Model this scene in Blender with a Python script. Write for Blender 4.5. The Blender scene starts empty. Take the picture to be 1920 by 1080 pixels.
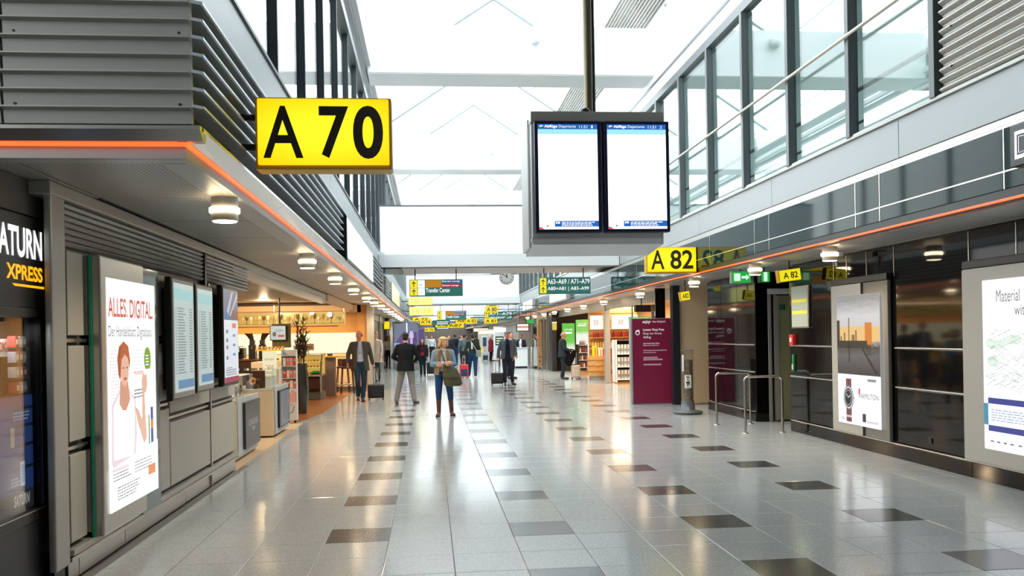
import bpy, bmesh, math, random
from mathutils import Vector, Matrix, Quaternion
random.seed(7)
SC = bpy.context.scene
COL = SC.collection
PI = math.pi

# ---------------------------------------------------------------- camera
YAW, ROLL, CAMH = .09467, -.01732, 1.614
fwd = Vector((math.sin(YAW), math.cos(YAW), 0)); rt = Vector((math.cos(YAW), -math.sin(YAW), 0)); upv = Vector((0, 0, 1))
r2 = rt*math.cos(ROLL)+upv*math.sin(ROLL); u2 = upv*math.cos(ROLL)-rt*math.sin(ROLL)
cd = bpy.data.cameras.new('camera'); cam = bpy.data.objects.new('camera', cd); COL.objects.link(cam)
cd.sensor_width = 36; cd.lens = 1620/1920*36; cd.shift_y = 89.85/1920; cd.clip_end = 500; cd.clip_start = .05
M = Matrix((r2, u2, -fwd)).transposed().to_4x4(); M.translation = Vector((0, 0, CAMH)); cam.matrix_world = M
SC.camera = cam
# ---------------------------------------------------------------- world and exposure
W = bpy.data.worlds.new('overcast'); SC.world = W; W.use_nodes = True
bg = W.node_tree.nodes['Background']; bg.inputs[0].default_value = (.93, .98, 1, 1); bg.inputs[1].default_value = 5.6
SC.view_settings.view_transform = 'Standard'; SC.view_settings.look = 'None'
SC.view_settings.exposure = 0.0; SC.view_settings.gamma = 1; SC.view_settings.use_curve_mapping = False
LAMP_W = 90; CAFE_W = 260; SHOP_W = 120

# ---------------------------------------------------------------- materials
def s2l(c):
    return tuple(((v/255)/12.92 if v/255 <= .04045 else ((v/255+.055)/1.055)**2.4) for v in c)
MATS = {}
def mat(name, rgb, rough=.5, metal=0, spec=.5, emit=None, es=0, noise=0, nscale=40, bump=0, alpha=None, coat=0):
    if name in MATS: return MATS[name]
    m = bpy.data.materials.new(name); m.use_nodes = True; nt = m.node_tree; b = nt.nodes['Principled BSDF']
    c = (*s2l(rgb), 1)
    b.inputs['Base Color'].default_value = c; b.inputs['Roughness'].default_value = rough; b.inputs['Metallic'].default_value = metal
    b.inputs['Specular IOR Level'].default_value = spec
    if coat: b.inputs['Coat Weight'].default_value = coat; b.inputs['Coat Roughness'].default_value = .03
    if emit: b.inputs['Emission Color'].default_value = (*s2l(emit), 1); b.inputs['Emission Strength'].default_value = es
    if noise or bump:
        tc = nt.nodes.new('ShaderNodeTexCoord'); n = nt.nodes.new('ShaderNodeTexNoise'); n.inputs['Scale'].default_value = nscale
        nt.links.new(tc.outputs['Object'], n.inputs['Vector'])
        if noise:
            mx = nt.nodes.new('ShaderNodeMix'); mx.data_type = 'RGBA'; mx.blend_type = 'MULTIPLY'; mx.inputs[0].default_value = noise
            mx.inputs[6].default_value = c
            cr = nt.nodes.new('ShaderNodeValToRGB'); cr.color_ramp.elements[0].position = .35; cr.color_ramp.elements[1].position = .65
            cr.color_ramp.elements[0].color = (.45, .45, .45, 1)
            nt.links.new(n.outputs['Fac'], cr.inputs[0]); nt.links.new(cr.outputs[0], mx.inputs[7]); nt.links.new(mx.outputs[2], b.inputs['Base Color'])
        if bump:
            bp = nt.nodes.new('ShaderNodeBump'); bp.inputs['Strength'].default_value = bump; bp.inputs['Distance'].default_value = .01
            nt.links.new(n.outputs['Fac'], bp.inputs['Height']); nt.links.new(bp.outputs[0], b.inputs['Normal'])
    MATS[name] = m; return m
def em(rgb, es=1.0):
    n = 'lit_%d_%d_%d_%d' % (*rgb, int(es*10))
    return mat(n, (20, 20, 20), .3, emit=rgb, es=es)
def pt(rgb, rough=.6):
    return mat('paint_%d_%d_%d' % rgb, rgb, rough)
def cloth(rgb, sc=60):
    return mat('cloth_%d_%d_%d' % rgb, rgb, .9, spec=.2, noise=.5, nscale=sc, bump=.3)
def glass(name, tint, refl, rough=.02):
    if name in MATS: return MATS[name]
    m = bpy.data.materials.new(name); m.use_nodes = True; nt = m.node_tree; nt.nodes.clear()
    o = nt.nodes.new('ShaderNodeOutputMaterial'); mx = nt.nodes.new('ShaderNodeMixShader'); t = nt.nodes.new('ShaderNodeBsdfTransparent'); g = nt.nodes.new('ShaderNodeBsdfGlossy')
    fr = nt.nodes.new('ShaderNodeFresnel'); geo = nt.nodes.new('ShaderNodeNewGeometry'); io = nt.nodes.new('ShaderNodeMath'); io.operation = 'MULTIPLY_ADD'; io.inputs[1].default_value = 1/1.5-1.5; io.inputs[2].default_value = 1.5
    nt.links.new(geo.outputs['Backfacing'], io.inputs[0]); nt.links.new(io.outputs[0], fr.inputs[0])
    ma = nt.nodes.new('ShaderNodeMath'); ma.operation = 'MULTIPLY_ADD'; ma.inputs[1].default_value = 1.0; ma.inputs[2].default_value = refl; ma.use_clamp = True
    t.inputs[0].default_value = (*tint, 1); g.inputs['Roughness'].default_value = rough
    nt.links.new(fr.outputs[0], ma.inputs[0]); nt.links.new(ma.outputs[0], mx.inputs[0]); nt.links.new(t.outputs[0], mx.inputs[1]); nt.links.new(g.outputs[0], mx.inputs[2]); nt.links.new(mx.outputs[0], o.inputs[0])
    MATS[name] = m; return m
def terrazzo(name, base, dark, light, rough):
    m = bpy.data.materials.new(name); m.use_nodes = True; nt = m.node_tree; b = nt.nodes['Principled BSDF']
    tc = nt.nodes.new('ShaderNodeNewGeometry'); n = nt.nodes.new('ShaderNodeTexVoronoi'); n.inputs['Scale'].default_value = 200
    nt.links.new(tc.outputs['Position'], n.inputs['Vector'])
    cr = nt.nodes.new('ShaderNodeValToRGB'); e = cr.color_ramp.elements
    e[0].position = 0; e[0].color = (*s2l(dark), 1); e[1].position = 1; e[1].color = (*s2l(light), 1)
    a = e.new(.3); a.color = (*s2l(base), 1); a2 = e.new(.8); a2.color = (*s2l(base), 1)
    sp = nt.nodes.new('ShaderNodeSeparateColor'); nt.links.new(n.outputs['Color'], sp.inputs[0]); nt.links.new(sp.outputs[0], cr.inputs[0]); nt.links.new(cr.outputs[0], b.inputs['Base Color'])
    n2 = nt.nodes.new('ShaderNodeTexNoise'); n2.inputs['Scale'].default_value = 3; nt.links.new(tc.outputs['Position'], n2.inputs['Vector'])
    mr = nt.nodes.new('ShaderNodeMapRange'); mr.inputs['To Min'].default_value = rough; mr.inputs['To Max'].default_value = rough+.08; nt.links.new(n2.outputs['Fac'], mr.inputs[0]); nt.links.new(mr.outputs[0], b.inputs['Roughness'])
    b.inputs['Specular IOR Level'].default_value = .7
    MATS[name] = m; return m
def perforated(name, rgb, period=.03):
    m = bpy.data.materials.new(name); m.use_nodes = True; nt = m.node_tree; b = nt.nodes['Principled BSDF']
    b.inputs['Roughness'].default_value = .45; b.inputs['Metallic'].default_value = .3
    g = nt.nodes.new('ShaderNodeNewGeometry'); sc = nt.nodes.new('ShaderNodeVectorMath'); sc.operation = 'SCALE'; sc.inputs['Scale'].default_value = 1/period
    fr = nt.nodes.new('ShaderNodeVectorMath'); fr.operation = 'FRACTION'; sb = nt.nodes.new('ShaderNodeVectorMath'); sb.operation = 'SUBTRACT'; sb.inputs[1].default_value = (.5, .5, 0)
    ml = nt.nodes.new('ShaderNodeVectorMath'); ml.operation = 'MULTIPLY'; ml.inputs[1].default_value = (1, 1, 0)
    ln = nt.nodes.new('ShaderNodeVectorMath'); ln.operation = 'LENGTH'; cr = nt.nodes.new('ShaderNodeValToRGB')
    cr.color_ramp.elements[0].position = .26; cr.color_ramp.elements[1].position = .34
    cr.color_ramp.elements[0].color = (*[v*.22 for v in s2l(rgb)], 1); cr.color_ramp.elements[1].color = (*s2l(rgb), 1)
    nt.links.new(g.outputs['Position'], sc.inputs[0]); nt.links.new(sc.outputs[0], fr.inputs[0]); nt.links.new(fr.outputs[0], sb.inputs[0]); nt.links.new(sb.outputs[0], ml.inputs[0]); nt.links.new(ml.outputs[0], ln.inputs[0]); nt.links.new(ln.outputs['Value'], cr.inputs[0]); nt.links.new(cr.outputs[0], b.inputs['Base Color'])
    MATS[name] = m; return m
def woodmat(name, a, c, rough=.4, scale=(1.5, 12, 12)):
    m = bpy.data.materials.new(name); m.use_nodes = True; nt = m.node_tree; b = nt.nodes['Principled BSDF']; b.inputs['Roughness'].default_value = rough
    g = nt.nodes.new('ShaderNodeNewGeometry'); mp = nt.nodes.new('ShaderNodeMapping'); mp.inputs['Scale'].default_value = scale
    n = nt.nodes.new('ShaderNodeTexNoise'); n.inputs['Scale'].default_value = 2; n.inputs['Detail'].default_value = 4
    cr = nt.nodes.new('ShaderNodeValToRGB'); cr.color_ramp.elements[0].position = .3; cr.color_ramp.elements[1].position = .7
    cr.color_ramp.elements[0].color = (*s2l(a), 1); cr.color_ramp.elements[1].color = (*s2l(c), 1)
    nt.links.new(g.outputs['Position'], mp.inputs[0]); nt.links.new(mp.outputs[0], n.inputs['Vector']); nt.links.new(n.outputs['Fac'], cr.inputs[0]); nt.links.new(cr.outputs[0], b.inputs['Base Color'])
    MATS[name] = m; return m

TERR = terrazzo('light_terrazzo', (174, 177, 177), (140, 142, 142), (200, 200, 198), .10)
TDARK = terrazzo('dark_terrazzo', (78, 76, 74), (60, 58, 56), (96, 94, 92), .12)
GROUT = mat('grout', (120, 118, 114), .8)
PERF = perforated('perforated_metal', (172, 168, 160))
WHITE = mat('white_panel', (235, 238, 240), .5)
OFFW = mat('off_white_panel', (205, 210, 212), .5)
SILV = mat('silver_fascia', (196, 194, 188), .22, metal=.9)
BRUSH = mat('brushed_steel', (185, 182, 176), .28, metal=.9)
SATIN = mat('satin_aluminium', (170, 169, 164), .42, metal=.35)
TAUPE = mat('taupe_metal_panel', (176, 173, 163), .45, metal=.1)
FRAMEG = mat('window_frame_grey', (92, 98, 100), .4, metal=.3)
DKMULL = mat('dark_mullion', (44, 52, 56), .4, metal=.3)
DGREY = mat('dark_grey_panel', (88, 88, 88), .5, metal=.2)
BLACK = mat('black_plastic', (16, 16, 18), .35)
CHAR = mat('charcoal_metal', (40, 42, 48), .35, metal=.3)
BPAN = mat('black_lacquer_panel', (12, 12, 13), .05, spec=.5)
BGLASS = mat('dark_green_glass', (12, 42, 44), .05, spec=.14)
CHROME = mat('chrome', (205, 205, 205), .15, metal=1)
STEEL = mat('stainless_tube', (190, 186, 176), .22, metal=1)
TRIMBR = mat('bright_trim', (225, 222, 214), .2, metal=.8)
ORANGE = em((255, 96, 40), 1.8)
LAMPE = em((255, 236, 200), 14)
LAMPR = em((255, 226, 180), 22)
GREENE = mat('green_glass_edge', (20, 120, 95), .1, emit=(20, 150, 110), es=.08)
GLZ = glass('clear_glass', (.97, .99, .98), .0)
GLW = glass('window_glass', (.86, .94, .92), .15)
GLR = glass('roof_glass', (.93, .97, .98), .0)
WOODF = woodmat('cafe_wood_floor', (128, 74, 40), (168, 104, 58), .3, (.6, 8, 1))
WOODL = woodmat('light_wood', (196, 140, 74), (222, 168, 98), .4)
WOODD = woodmat('dark_wood', (52, 30, 20), (76, 44, 28), .4)
CREAM = mat('cream_wall', (214, 186, 148), .6)
TAN = mat('tan_wall', (172, 122, 62), .6)
RED = pt((190, 30, 30)); SKIN = mat('skin', (214, 158, 128), .5, spec=.3)
LETW = em((255, 255, 255), 1.1)

# ---------------------------------------------------------------- mesh helpers
class MB:
    def __init__(s): s.v = []; s.f = []; s.sm = []
    def add(s, vs, fs, smooth=False):
        o = len(s.v); s.v += [tuple(v) for v in vs]; s.f += [tuple(i+o for i in f) for f in fs]; s.sm += [smooth]*len(fs); return s
    def box(s, x0, y0, z0, x1, y1, z1):
        if x0 > x1: x0, x1 = x1, x0
        if y0 > y1: y0, y1 = y1, y0
        if z0 > z1: z0, z1 = z1, z0
        return s.add([(x0, y0, z0), (x1, y0, z0), (x1, y1, z0), (x0, y1, z0), (x0, y0, z1), (x1, y0, z1), (x1, y1, z1), (x0, y1, z1)],
              [(0, 3, 2, 1), (4, 5, 6, 7), (0, 1, 5, 4), (1, 2, 6, 5), (2, 3, 7, 6), (3, 0, 4, 7)])
    def cbox(s, x0, y0, z0, x1, y1, z1, c=.01):   # box with chamfered edges
        bm = bmesh.new(); bmesh.ops.create_cube(bm, size=1)
        for v in bm.verts: v.co = Vector(((x0+x1)/2+v.co.x*abs(x1-x0), (y0+y1)/2+v.co.y*abs(y1-y0), (z0+z1)/2+v.co.z*abs(z1-z0)))
        bmesh.ops.bevel(bm, geom=bm.edges[:], offset=c, segments=2, profile=.6, affect='EDGES')
        bm.verts.index_update(); s.add([v.co[:] for v in bm.verts], [[v.index for v in f.verts] for f in bm.faces]); bm.free(); return s
    def tube(s, p0, p1, r0, r1=None, n=12, caps=True):
        if r1 is None: r1 = r0
        p0, p1 = Vector(p0), Vector(p1); d = (p1-p0).normalized(); a = d.orthogonal().normalized(); b = d.cross(a)
        vs = []
        for p, r in ((p0, r0), (p1, r1)):
            for i in range(n): t = 2*PI*i/n; vs.append(p+a*math.cos(t)*r+b*math.sin(t)*r)
        s.add(vs, [(i, (i+1) % n, n+(i+1) % n, n+i) for i in range(n)], True)
        if caps: s.add(vs[:n], [tuple(range(n-1, -1, -1))]); s.add(vs[n:], [tuple(range(n))])
        return s
    def path(s, pts, r, n=8):
        for a, b in zip(pts, pts[1:]): s.tube(a, b, r, n=n)
        for p in pts[1:-1]: s.ell(p, (r, r, r), 8, 6)
        return s
    def ell(s, c, r, nu=16, nv=10):
        vs = [(c[0], c[1], c[2]+r[2])]
        for j in range(1, nv):
            t = PI*j/nv
            for i in range(nu): a = 2*PI*i/nu; vs.append((c[0]+r[0]*math.sin(t)*math.cos(a), c[1]+r[1]*math.sin(t)*math.sin(a), c[2]+r[2]*math.cos(t)))
        vs.append((c[0], c[1], c[2]-r[2])); fs = []
        for i in range(nu): fs.append((0, 1+i, 1+(i+1) % nu))
        for j in range(nv-2):
            for i in range(nu): a = 1+j*nu+i; b = 1+j*nu+(i+1) % nu; fs.append((a, a+nu, b+nu, b))
        L = len(vs)-1
        for i in range(nu): fs.append((L, 1+(nv-2)*nu+(i+1) % nu, 1+(nv-2)*nu+i))
        return s.add(vs, fs, True)
    def cap(s, p0, p1, r0, r1, n=12):   # tapered capsule
        s.tube(p0, p1, r0, r1, n, True); s.ell(p0, (r0,)*3, n, 8); s.ell(p1, (r1,)*3, n, 8); return s
    def loft(s, rings, n=20, smooth=True):   # rings: (x,y,z,rx,ry)
        vs = []
        for (x, y, z, rx, ry) in rings:
            for i in range(n): a = 2*PI*i/n; vs.append((x+rx*math.cos(a), y+ry*math.sin(a), z))
        fs = []
        for k in range(len(rings)-1):
            for i in range(n): fs.append((k*n+i, k*n+(i+1) % n, (k+1)*n+(i+1) % n, (k+1)*n+i))
        up = rings[-1][2] > rings[0][2]
        if not up: fs = [f[::-1] for f in fs]
        s.add(vs, fs, smooth)
        b = tuple(range(n)); s.add(vs[:n], [b[::-1] if up else b]); s.add(vs[-n:], [b if up else b[::-1]])
        return s
    def lathe(s, c, prof, n=20): return s.loft([(c[0], c[1], c[2]+z, r, r) for z, r in prof], n)
    def prism(s, poly, axis, a, b):   # polygon in the two other axes
        def P(q, t): return (t, q[0], q[1]) if axis == 'x' else ((q[0], t, q[1]) if axis == 'y' else (q[0], q[1], t))
        n = len(poly); vs = [P(q, a) for q in poly]+[P(q, b) for q in poly]
        return s.add(vs, [tuple(range(n))[::-1], tuple(range(n, 2*n))]+[(i, (i+1) % n, n+(i+1) % n, n+i) for i in range(n)])
def mk(name, mb, m, parent=None, local=False, recalc=False):
    me = bpy.data.meshes.new(name)
    off = Vector((0, 0, 0)) if (parent is None or local) else wloc(parent)
    me.from_pydata([(v[0]-off.x, v[1]-off.y, v[2]-off.z) for v in mb.v], [], mb.f)
    me.polygons.foreach_set('use_smooth', mb.sm)
    if recalc:
        bm = bmesh.new(); bm.from_mesh(me); bmesh.ops.recalc_face_normals(bm, faces=bm.faces[:]); bm.to_mesh(me); bm.free()
    me.materials.append(m); me.update()
    o = bpy.data.objects.new(name, me); COL.objects.link(o)
    if parent: o.parent = parent
    return o
def wloc(o):
    v = Vector((0, 0, 0))
    while o: v += o.location; o = o.parent
    return v
def thing(name, label, cat, loc=(0, 0, 0), group=None):
    o = bpy.data.objects.new(name, None); COL.objects.link(o); o.location = loc; o.empty_display_size = .1
    o['label'] = label; o['category'] = cat
    if group: o['group'] = group
    return o
def struct(name, mb=None, m=None, label=None, cat=None):
    o = mk(name, mb, m) if mb else bpy.data.objects.new(name, None)
    if not mb: COL.objects.link(o)
    o['kind'] = 'structure'
    o['label'] = label or name.replace('_', ' '); o['category'] = cat or name.split('_')[0]
    return o
def tag(o, label, cat, group=None):
    o['label'] = label; o['category'] = cat
    if group: o['group'] = group
    return o
def copytree(o, parent=None):
    c = o.copy(); COL.objects.link(c); c.parent = parent
    for ch in list(o.children): copytree(ch, c)
    return c
B = lambda *a: MB().box(*a)
CB = lambda *a, **k: MB().cbox(*a, **k)
# frame vectors: S faces the camera side (-Y), E faces +X, W faces -X, N faces +Y
FR = {'S': (Vector((1, 0, 0)), Vector((0, -1, 0))), 'E': (Vector((0, 1, 0)), Vector((1, 0, 0))), 'W': (Vector((0, -1, 0)), Vector((-1, 0, 0))), 'N': (Vector((-1, 0, 0)), Vector((0, 1, 0)))}
class Flat:   # flat print on a plane: origin = lower left corner
    def __init__(s, parent, org, face, tilt=None):
        s.p = parent; s.o = Vector(org); s.u, s.n = FR[face]; s.w = Vector((0, 0, 1)); s.k = 1
        if tilt: s.u, s.w, s.n = tilt
    def P(s, u, v, d=0): return s.o+s.u*u+s.w*v+s.n*d
    def poly(s, pts, m, name='print', lay=None):
        lay = s.k if lay is None else lay
        mb = MB(); mb.add([s.P(u, v, .0012*lay) for u, v in pts], [tuple(range(len(pts)))])
        return mk(name, mb, m, s.p)
    def polys(s, L, m, name='print', lay=1):
        mb = MB()
        for pts in L: mb.add([s.P(u, v, .0012*lay) for u, v in pts], [tuple(range(len(pts)))])
        return mk(name, mb, m, s.p)
    def rect(s, u0, v0, u1, v1, m, name='print', lay=1): return s.poly([(u0, v0), (u1, v0), (u1, v1), (u0, v1)], m, name, lay)
    def rects(s, L, m, name='print', lay=1): return s.polys([[(a, b), (c, b), (c, d), (a, d)] for a, b, c, d in L], m, name, lay)
    def ell(s, cu, cv, ru, rv, m, name='print', lay=1, n=24): return s.poly([(cu+ru*math.cos(2*PI*i/n), cv+rv*math.sin(2*PI*i/n)) for i in range(n)], m, name, lay)
    def text(s, t, u0, v0, u1, v1, m, name='lettering', lay=2, bold=0, depth=0, shear=0, mirror=False):
        cu = bpy.data.curves.new('t', 'FONT'); cu.body = t; cu.resolution_u = 6; cu.offset = bold; cu.shear = shear; cu.extrude = 0; cu.align_x = 'LEFT'
        ob = bpy.data.objects.new('t', cu); COL.objects.link(ob)
        dg = bpy.context.evaluated_depsgraph_get(); me = bpy.data.meshes.new_from_object(ob.evaluated_get(dg))
        bpy.data.objects.remove(ob); bpy.data.curves.remove(cu)
        xs = [v.co.x for v in me.vertices]; ys = [v.co.y for v in me.vertices]
        a, b, c, d = min(xs), max(xs), min(ys), max(ys); mb = MB(); vs = []
        for v in me.vertices:
            fu = (v.co.x-a)/(b-a); fu = 1-fu if mirror else fu
            vs.append(s.P(u0+fu*(u1-u0), v0+(v.co.y-c)/(d-c)*(v1-v0), .0012*lay+depth))
        fs = [tuple(p.vertices) for p in me.polygons]
        mb.add(vs, fs)
        bpy.data.meshes.remove(me)
        return mk(name, mb, m, s.p)
    def lines(s, u0, u1, v0, v1, n, m, name='small_print', lay=2, fill=.5, ragged=.3):
        L = []; h = (v1-v0)/n
        for i in range(n):
            e = u1-(u1-u0)*ragged*random.random(); v = v0+i*h; u = u0
            while u < e:
                w = (u1-u0)*random.uniform(.04, .13); L.append((u, v, min(u+w, e), v+h*fill)); u += w+(u1-u0)*.02
        return s.rects(L, m, name, lay)

# ================================================================ SETTING
# ---- floor
floor = struct('floor', B(-12, -10, -.2, 13, 135, -.004), GROUT, 'polished pale terrazzo concourse floor with dark inlaid tiles', 'floor')
TX, TY, TW, TD = -.855, 6.936, .4998, .5034
def proj(x, y, z):
    d = Vector((x, y, z-CAMH)); k = d.dot(fwd)
    if k < .1: return None
    return 960+1620*d.dot(r2)/k, 629.85-1620*d.dot(u2)/k
def tile_mesh(name, m):
    g = .0022; c = .003; w, d = TW, TD
    mb = MB(); o = [(g, g), (w-g, g), (w-g, d-g), (g, d-g)]; i_ = [(g+c, g+c), (w-g-c, g+c), (w-g-c, d-g-c), (g+c, d-g-c)]
    mb.add([(x, y, -.0035) for x, y in o]+[(x, y, -.0012) for x, y in o]+[(x, y, 0) for x, y in i_],
           [(0, 1, 5, 4), (1, 2, 6, 5), (2, 3, 7, 6), (3, 0, 4, 7), (4, 5, 9, 8), (5, 6, 10, 9), (6, 7, 11, 10), (7, 4, 8, 11), (8, 9, 10, 11)])
    me = bpy.data.meshes.new(name); me.from_pydata(mb.v, [], mb.f); me.materials.append(m); return me
tl_, td_ = tile_mesh('tile_light', TERR), tile_mesh('tile_dark', TDARK)
near = []; rest_l = MB(); rest_d = MB()
for j in range(-34, 246):
    for i in range(-10, 23):
        x = TX+i*TW; y = TY+j*TD
        if (x < -2.6 and y < 11) or (x > 5.75 and y < 13.4): continue
        if x < -2.4 and 16.9 < y < 27: continue
        dk = (i % 3 == 0 and 0 <= i <= 9 and j % 3 == 0)
        ps = [proj(x+a, y+b, 0) for a in (0, TW) for b in (0, TD)] if y > 1 else [None]
        vis = all(ps) and any(0 < p[0] < 1920 and 0 < p[1] < 1080 for p in ps)
        near.append((0 if vis else 1, y if vis else 0, x, y, dk))
near.sort(key=lambda t: (t[0], t[1]))
for n_, (a, b, x, y, dk) in enumerate(near):
    if n_ < 298:
        o = bpy.data.objects.new('floor_tile', td_ if dk else tl_); COL.objects.link(o); o.parent = floor; o.location = (x, y, 0)
        if dk: o['label'] = 'dark charcoal inlaid tile'
    else:
        g = .003; (rest_d if dk else rest_l).add([(x+g, y+g, 0), (x+TW-g, y+g, 0), (x+TW-g, y+TD-g, 0), (x+g, y+TD-g, 0)], [(0, 1, 2, 3)])
o = mk('floor_tiling', rest_l, TERR, floor); o['kind'] = 'stuff'
o = mk('dark_floor_tiling', rest_d, TDARK, floor); o['kind'] = 'stuff'; o['label'] = 'distant dark charcoal inlaid tiles'

# ---- storefront wall on the left
WX = -2.42
wl = struct('wall_left', B(-2.75, 6.06, .0, WX-.05, 11.05, 2.6), DGREY, 'grey metal clad wall on the left under the louvred canopy', 'wall')
def wpart(name, mb, m, parent=None, label=None):
    o = mk(name, mb, m, parent or wl)
    if label: o['label'] = label
    return o
pil = wpart('pilaster', CB(-2.458, 5.80, .14, WX+.01, 6.02, 2.6, c=.015), SATIN)
wpart('plinth', B(-2.48, 5.84, 0, WX-.02, 6.0, .14), BLACK)
cols = [(6.06, 6.33), (6.40, 7.86), (7.88, 8.28), (8.31, 9.76), (9.80, 10.98)]
zs = [(.27, .86), (.95, 1.60), (1.67, 2.24)]
zs2 = [(.27, .86), (.95, 1.09), (1.12, 1.60), (1.67, 2.22)]
for ci, (a, b) in enumerate(cols):
    for (z0, z1) in (zs2 if ci >= 3 else (zs if ci != 2 else [(.27, 1.0), (1.08, 1.6), (1.67, 2.22)])):
        wpart('wall_panel', CB(WX-.06, a, z0, WX, b, z1, c=.006), TAUPE)
    for zz in ((.905, 1.635) if ci != 2 else (1.04, 1.635)):
        wpart('slot_rail', B(WX-.055, a, zz-.012, WX-.012, b, zz+.012), BRUSH)
        wpart('slot_rail', B(WX-.055, a, zz-.042, WX-.03, b, zz-.03), BLACK)
wpart('base_rail', CB(WX-.06, 6.03, .19, WX+.03, 11.02, .235, c=.008), SATIN)
wpart('base_rail', CB(WX-.06, 6.03, .15, WX+.015, 11.02, .18, c=.006), BRUSH)
for a, b in ((6.03, 6.2), (6.21, 7.1), (7.11, 8.8), (8.81, 9.78), (9.84, 11.0)):
    wpart('kick_plate', CB(WX-.05, a, .02, WX-.01, b, .145, c=.004), BRUSH)
wpart('corner_post', CB(WX-.05, 9.77, .02, WX+.01, 9.81, 2.25, c=.004), BRUSH)
for k in range(7):   # roller shutter slats above the panels
    z = 2.27+k*.043
    sl = MB(); sl.prism([(WX-.05, z), (WX-.02, z+.003), (WX+.0, z+.02), (WX-.02, z+.038), (WX-.05, z+.041)], 'y', 6.04, 9.62 if k < 4 else 9.62)
    wpart('shutter_slat', sl, SATIN)
    sl = MB(); sl.prism([(WX-.05, z), (WX-.02, z+.003), (WX+.0, z+.02), (WX-.02, z+.038), (WX-.05, z+.041)], 'y', 9.68, 11.9)
    wpart('shutter_slat', sl, SATIN)
wpart('shutter_guide', B(WX-.05, 9.62, 2.2, WX+.01, 9.68, 2.57), CHAR)
wpart('wall_switch', CB(WX, 7.98, 1.32, WX+.012, 8.07, 1.52, c=.004), OFFW)
# head track under the soffit, continuing over the cafe opening
tr = struct('trim_1', CB(WX-.12, 5.75, 2.57, WX+.03, 20.3, 2.66, c=.01), SATIN, 'grey metal head track along the left shopfronts', 'trim')
mk('track_lip', B(WX-.1, 11.1, 2.44, WX-.02, 20.3, 2.57), BRUSH, tr)
mk('track_end', CB(WX-.12, 20.3, 2.44, WX+.0, 20.5, 2.62, c=.01), OFFW, tr)

# ---- left canopy: soffit, fascia, orange light line
SZ = 2.66
ceil_l = struct('ceiling', B(-9, 5.2, SZ+.012, -1.41, 24.0, 2.74), DGREY, 'perforated metal soffit of the left canopy', 'ceiling')
ys = [5.22, 6.5, 7.75, 9.0, 10.25, 11.5, 12.75, 14.0, 15.25, 16.5, 17.75, 19.0, 20.25, 21.5, 22.75, 24.0]
for a, b in zip(ys, ys[1:]):
    mk('ceiling_panel', CB(-2.34, a+.008, SZ, -1.56, b-.008, SZ+.02, c=.003), PERF, ceil_l)
    if a < 6: mk('ceiling_panel', CB(-4.6, a+.008, SZ, -2.36, b-.008, SZ+.02, c=.003), PERF, ceil_l)
    mk('ceiling_border', CB(-1.55, a+.004, SZ-.005, -1.40, b-.004, SZ+.02, c=.003), SATIN, ceil_l)
mk('ceiling_border', CB(-6, 5.1, SZ-.005, -1.40, 5.21, SZ+.02, c=.003), SATIN, ceil_l)
tf = struct('trim_2', None, None, 'brushed silver fascia lip edging the left canopy', 'trim')
def lip(parent, sx, X0, y0, y1, X1, z0=2.745, z1=2.80):
    mb = MB(); mb.prism([(X0, z0), (X1, z1), (X1, z1+.02), (X0-sx*.05, z1+.02), (X0-sx*.05, z0)], 'y', y0, y1); return mk('fascia_panel', mb, SILV if sx > 0 else BPAN, parent)
for a, b in zip([5.03]+ys[2::2], ys[2::2]+[24.05]):
    if b-a > .1: lip(tf, 1, -1.35, a+.003, b-.003, -1.255)
mb = MB(); mb.prism([(5.03, 2.745), (4.97, 2.80), (4.97, 2.82), (5.1, 2.82), (5.1, 2.745)], 'x', -8, -1.26); mk('fascia_panel', mb, SILV, tf)
mk('fascia_return', B(-1.40, 5.1, SZ-.003, -1.365, 24.05, 2.735), SATIN, tf)
mk('fascia_return', B(-8, 5.07, SZ-.003, -1.365, 5.1, 2.735), SATIN, tf)
neon_l = thing('light_line', 'glowing orange light line along the left canopy edge', 'light', (-1.36, 5.03, 2.74))
mk('light_tube', B(-1.375, 5.04, 2.722, -1.345, 50, 2.742), ORANGE, neon_l)
mk('front_light_tube', B(-8, 5.035, 2.722, -1.345, 5.062, 2.742), ORANGE, neon_l)

# ---- louvred upper box on the left
SLATM = mat('slat_metal', (190, 196, 200), .35, metal=.5)
wu = struct('wall_left_upper', B(-12, 5.13, 2.82, -1.42, 24, 4.02), DGREY, 'louvred grey upper wall over the left canopy', 'wall')
mk('front_panel', CB(-2.37, 5.10, 3.6, -1.33, 5.14, 5.2, c=.004), DGREY, wu)
mk('front_panel', CB(-8, 5.10, 3.6, -2.38, 5.14, 5.2, c=.004), DGREY, wu)
mk('box_side', B(-1.50, 5.12, 4.02, -1.42, 6.4, 5.2), SATIN, wu)
def slat_prism(z, y0, y1):   # side blade, tilted, leading edge over the aisle
    mb = MB(); mb.prism([(-1.40, z+.022), (-1.278, z), (-1.266, z+.002), (-1.266, z+.016), (-1.395, z+.040)], 'y', y0, y1); return mb
for k in range(8):
    z = 2.86+k*.100
    if k < 7: mk('louvre_slat', slat_prism(z+.085, 5.10, 13.2 if k < 6 else 23.9), SLATM, wu)
    if k < 6: mk('louvre_slat', slat_prism(z+.085, 19.6, 23.9), SLATM, wu)
    mb = MB(); mb.prism([(5.13, z), (5.13, z+.094), (5.105, z+.094), (5.045, z+.088), (5.045, z+.080), (5.09, z+.072), (5.10, z)], 'x', -2.36, -1.335)
    if k < 8: mk('louvre_slat', mb, SATIN, wu)
    mb = MB(); mb.prism([(5.13, z), (5.13, z+.094), (5.105, z+.094), (5.045, z+.088), (5.045, z+.080), (5.09, z+.072), (5.10, z)], 'x', -8, -2.375)
    if k < 8: mk('louvre_slat', mb, SATIN, wu)
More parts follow.
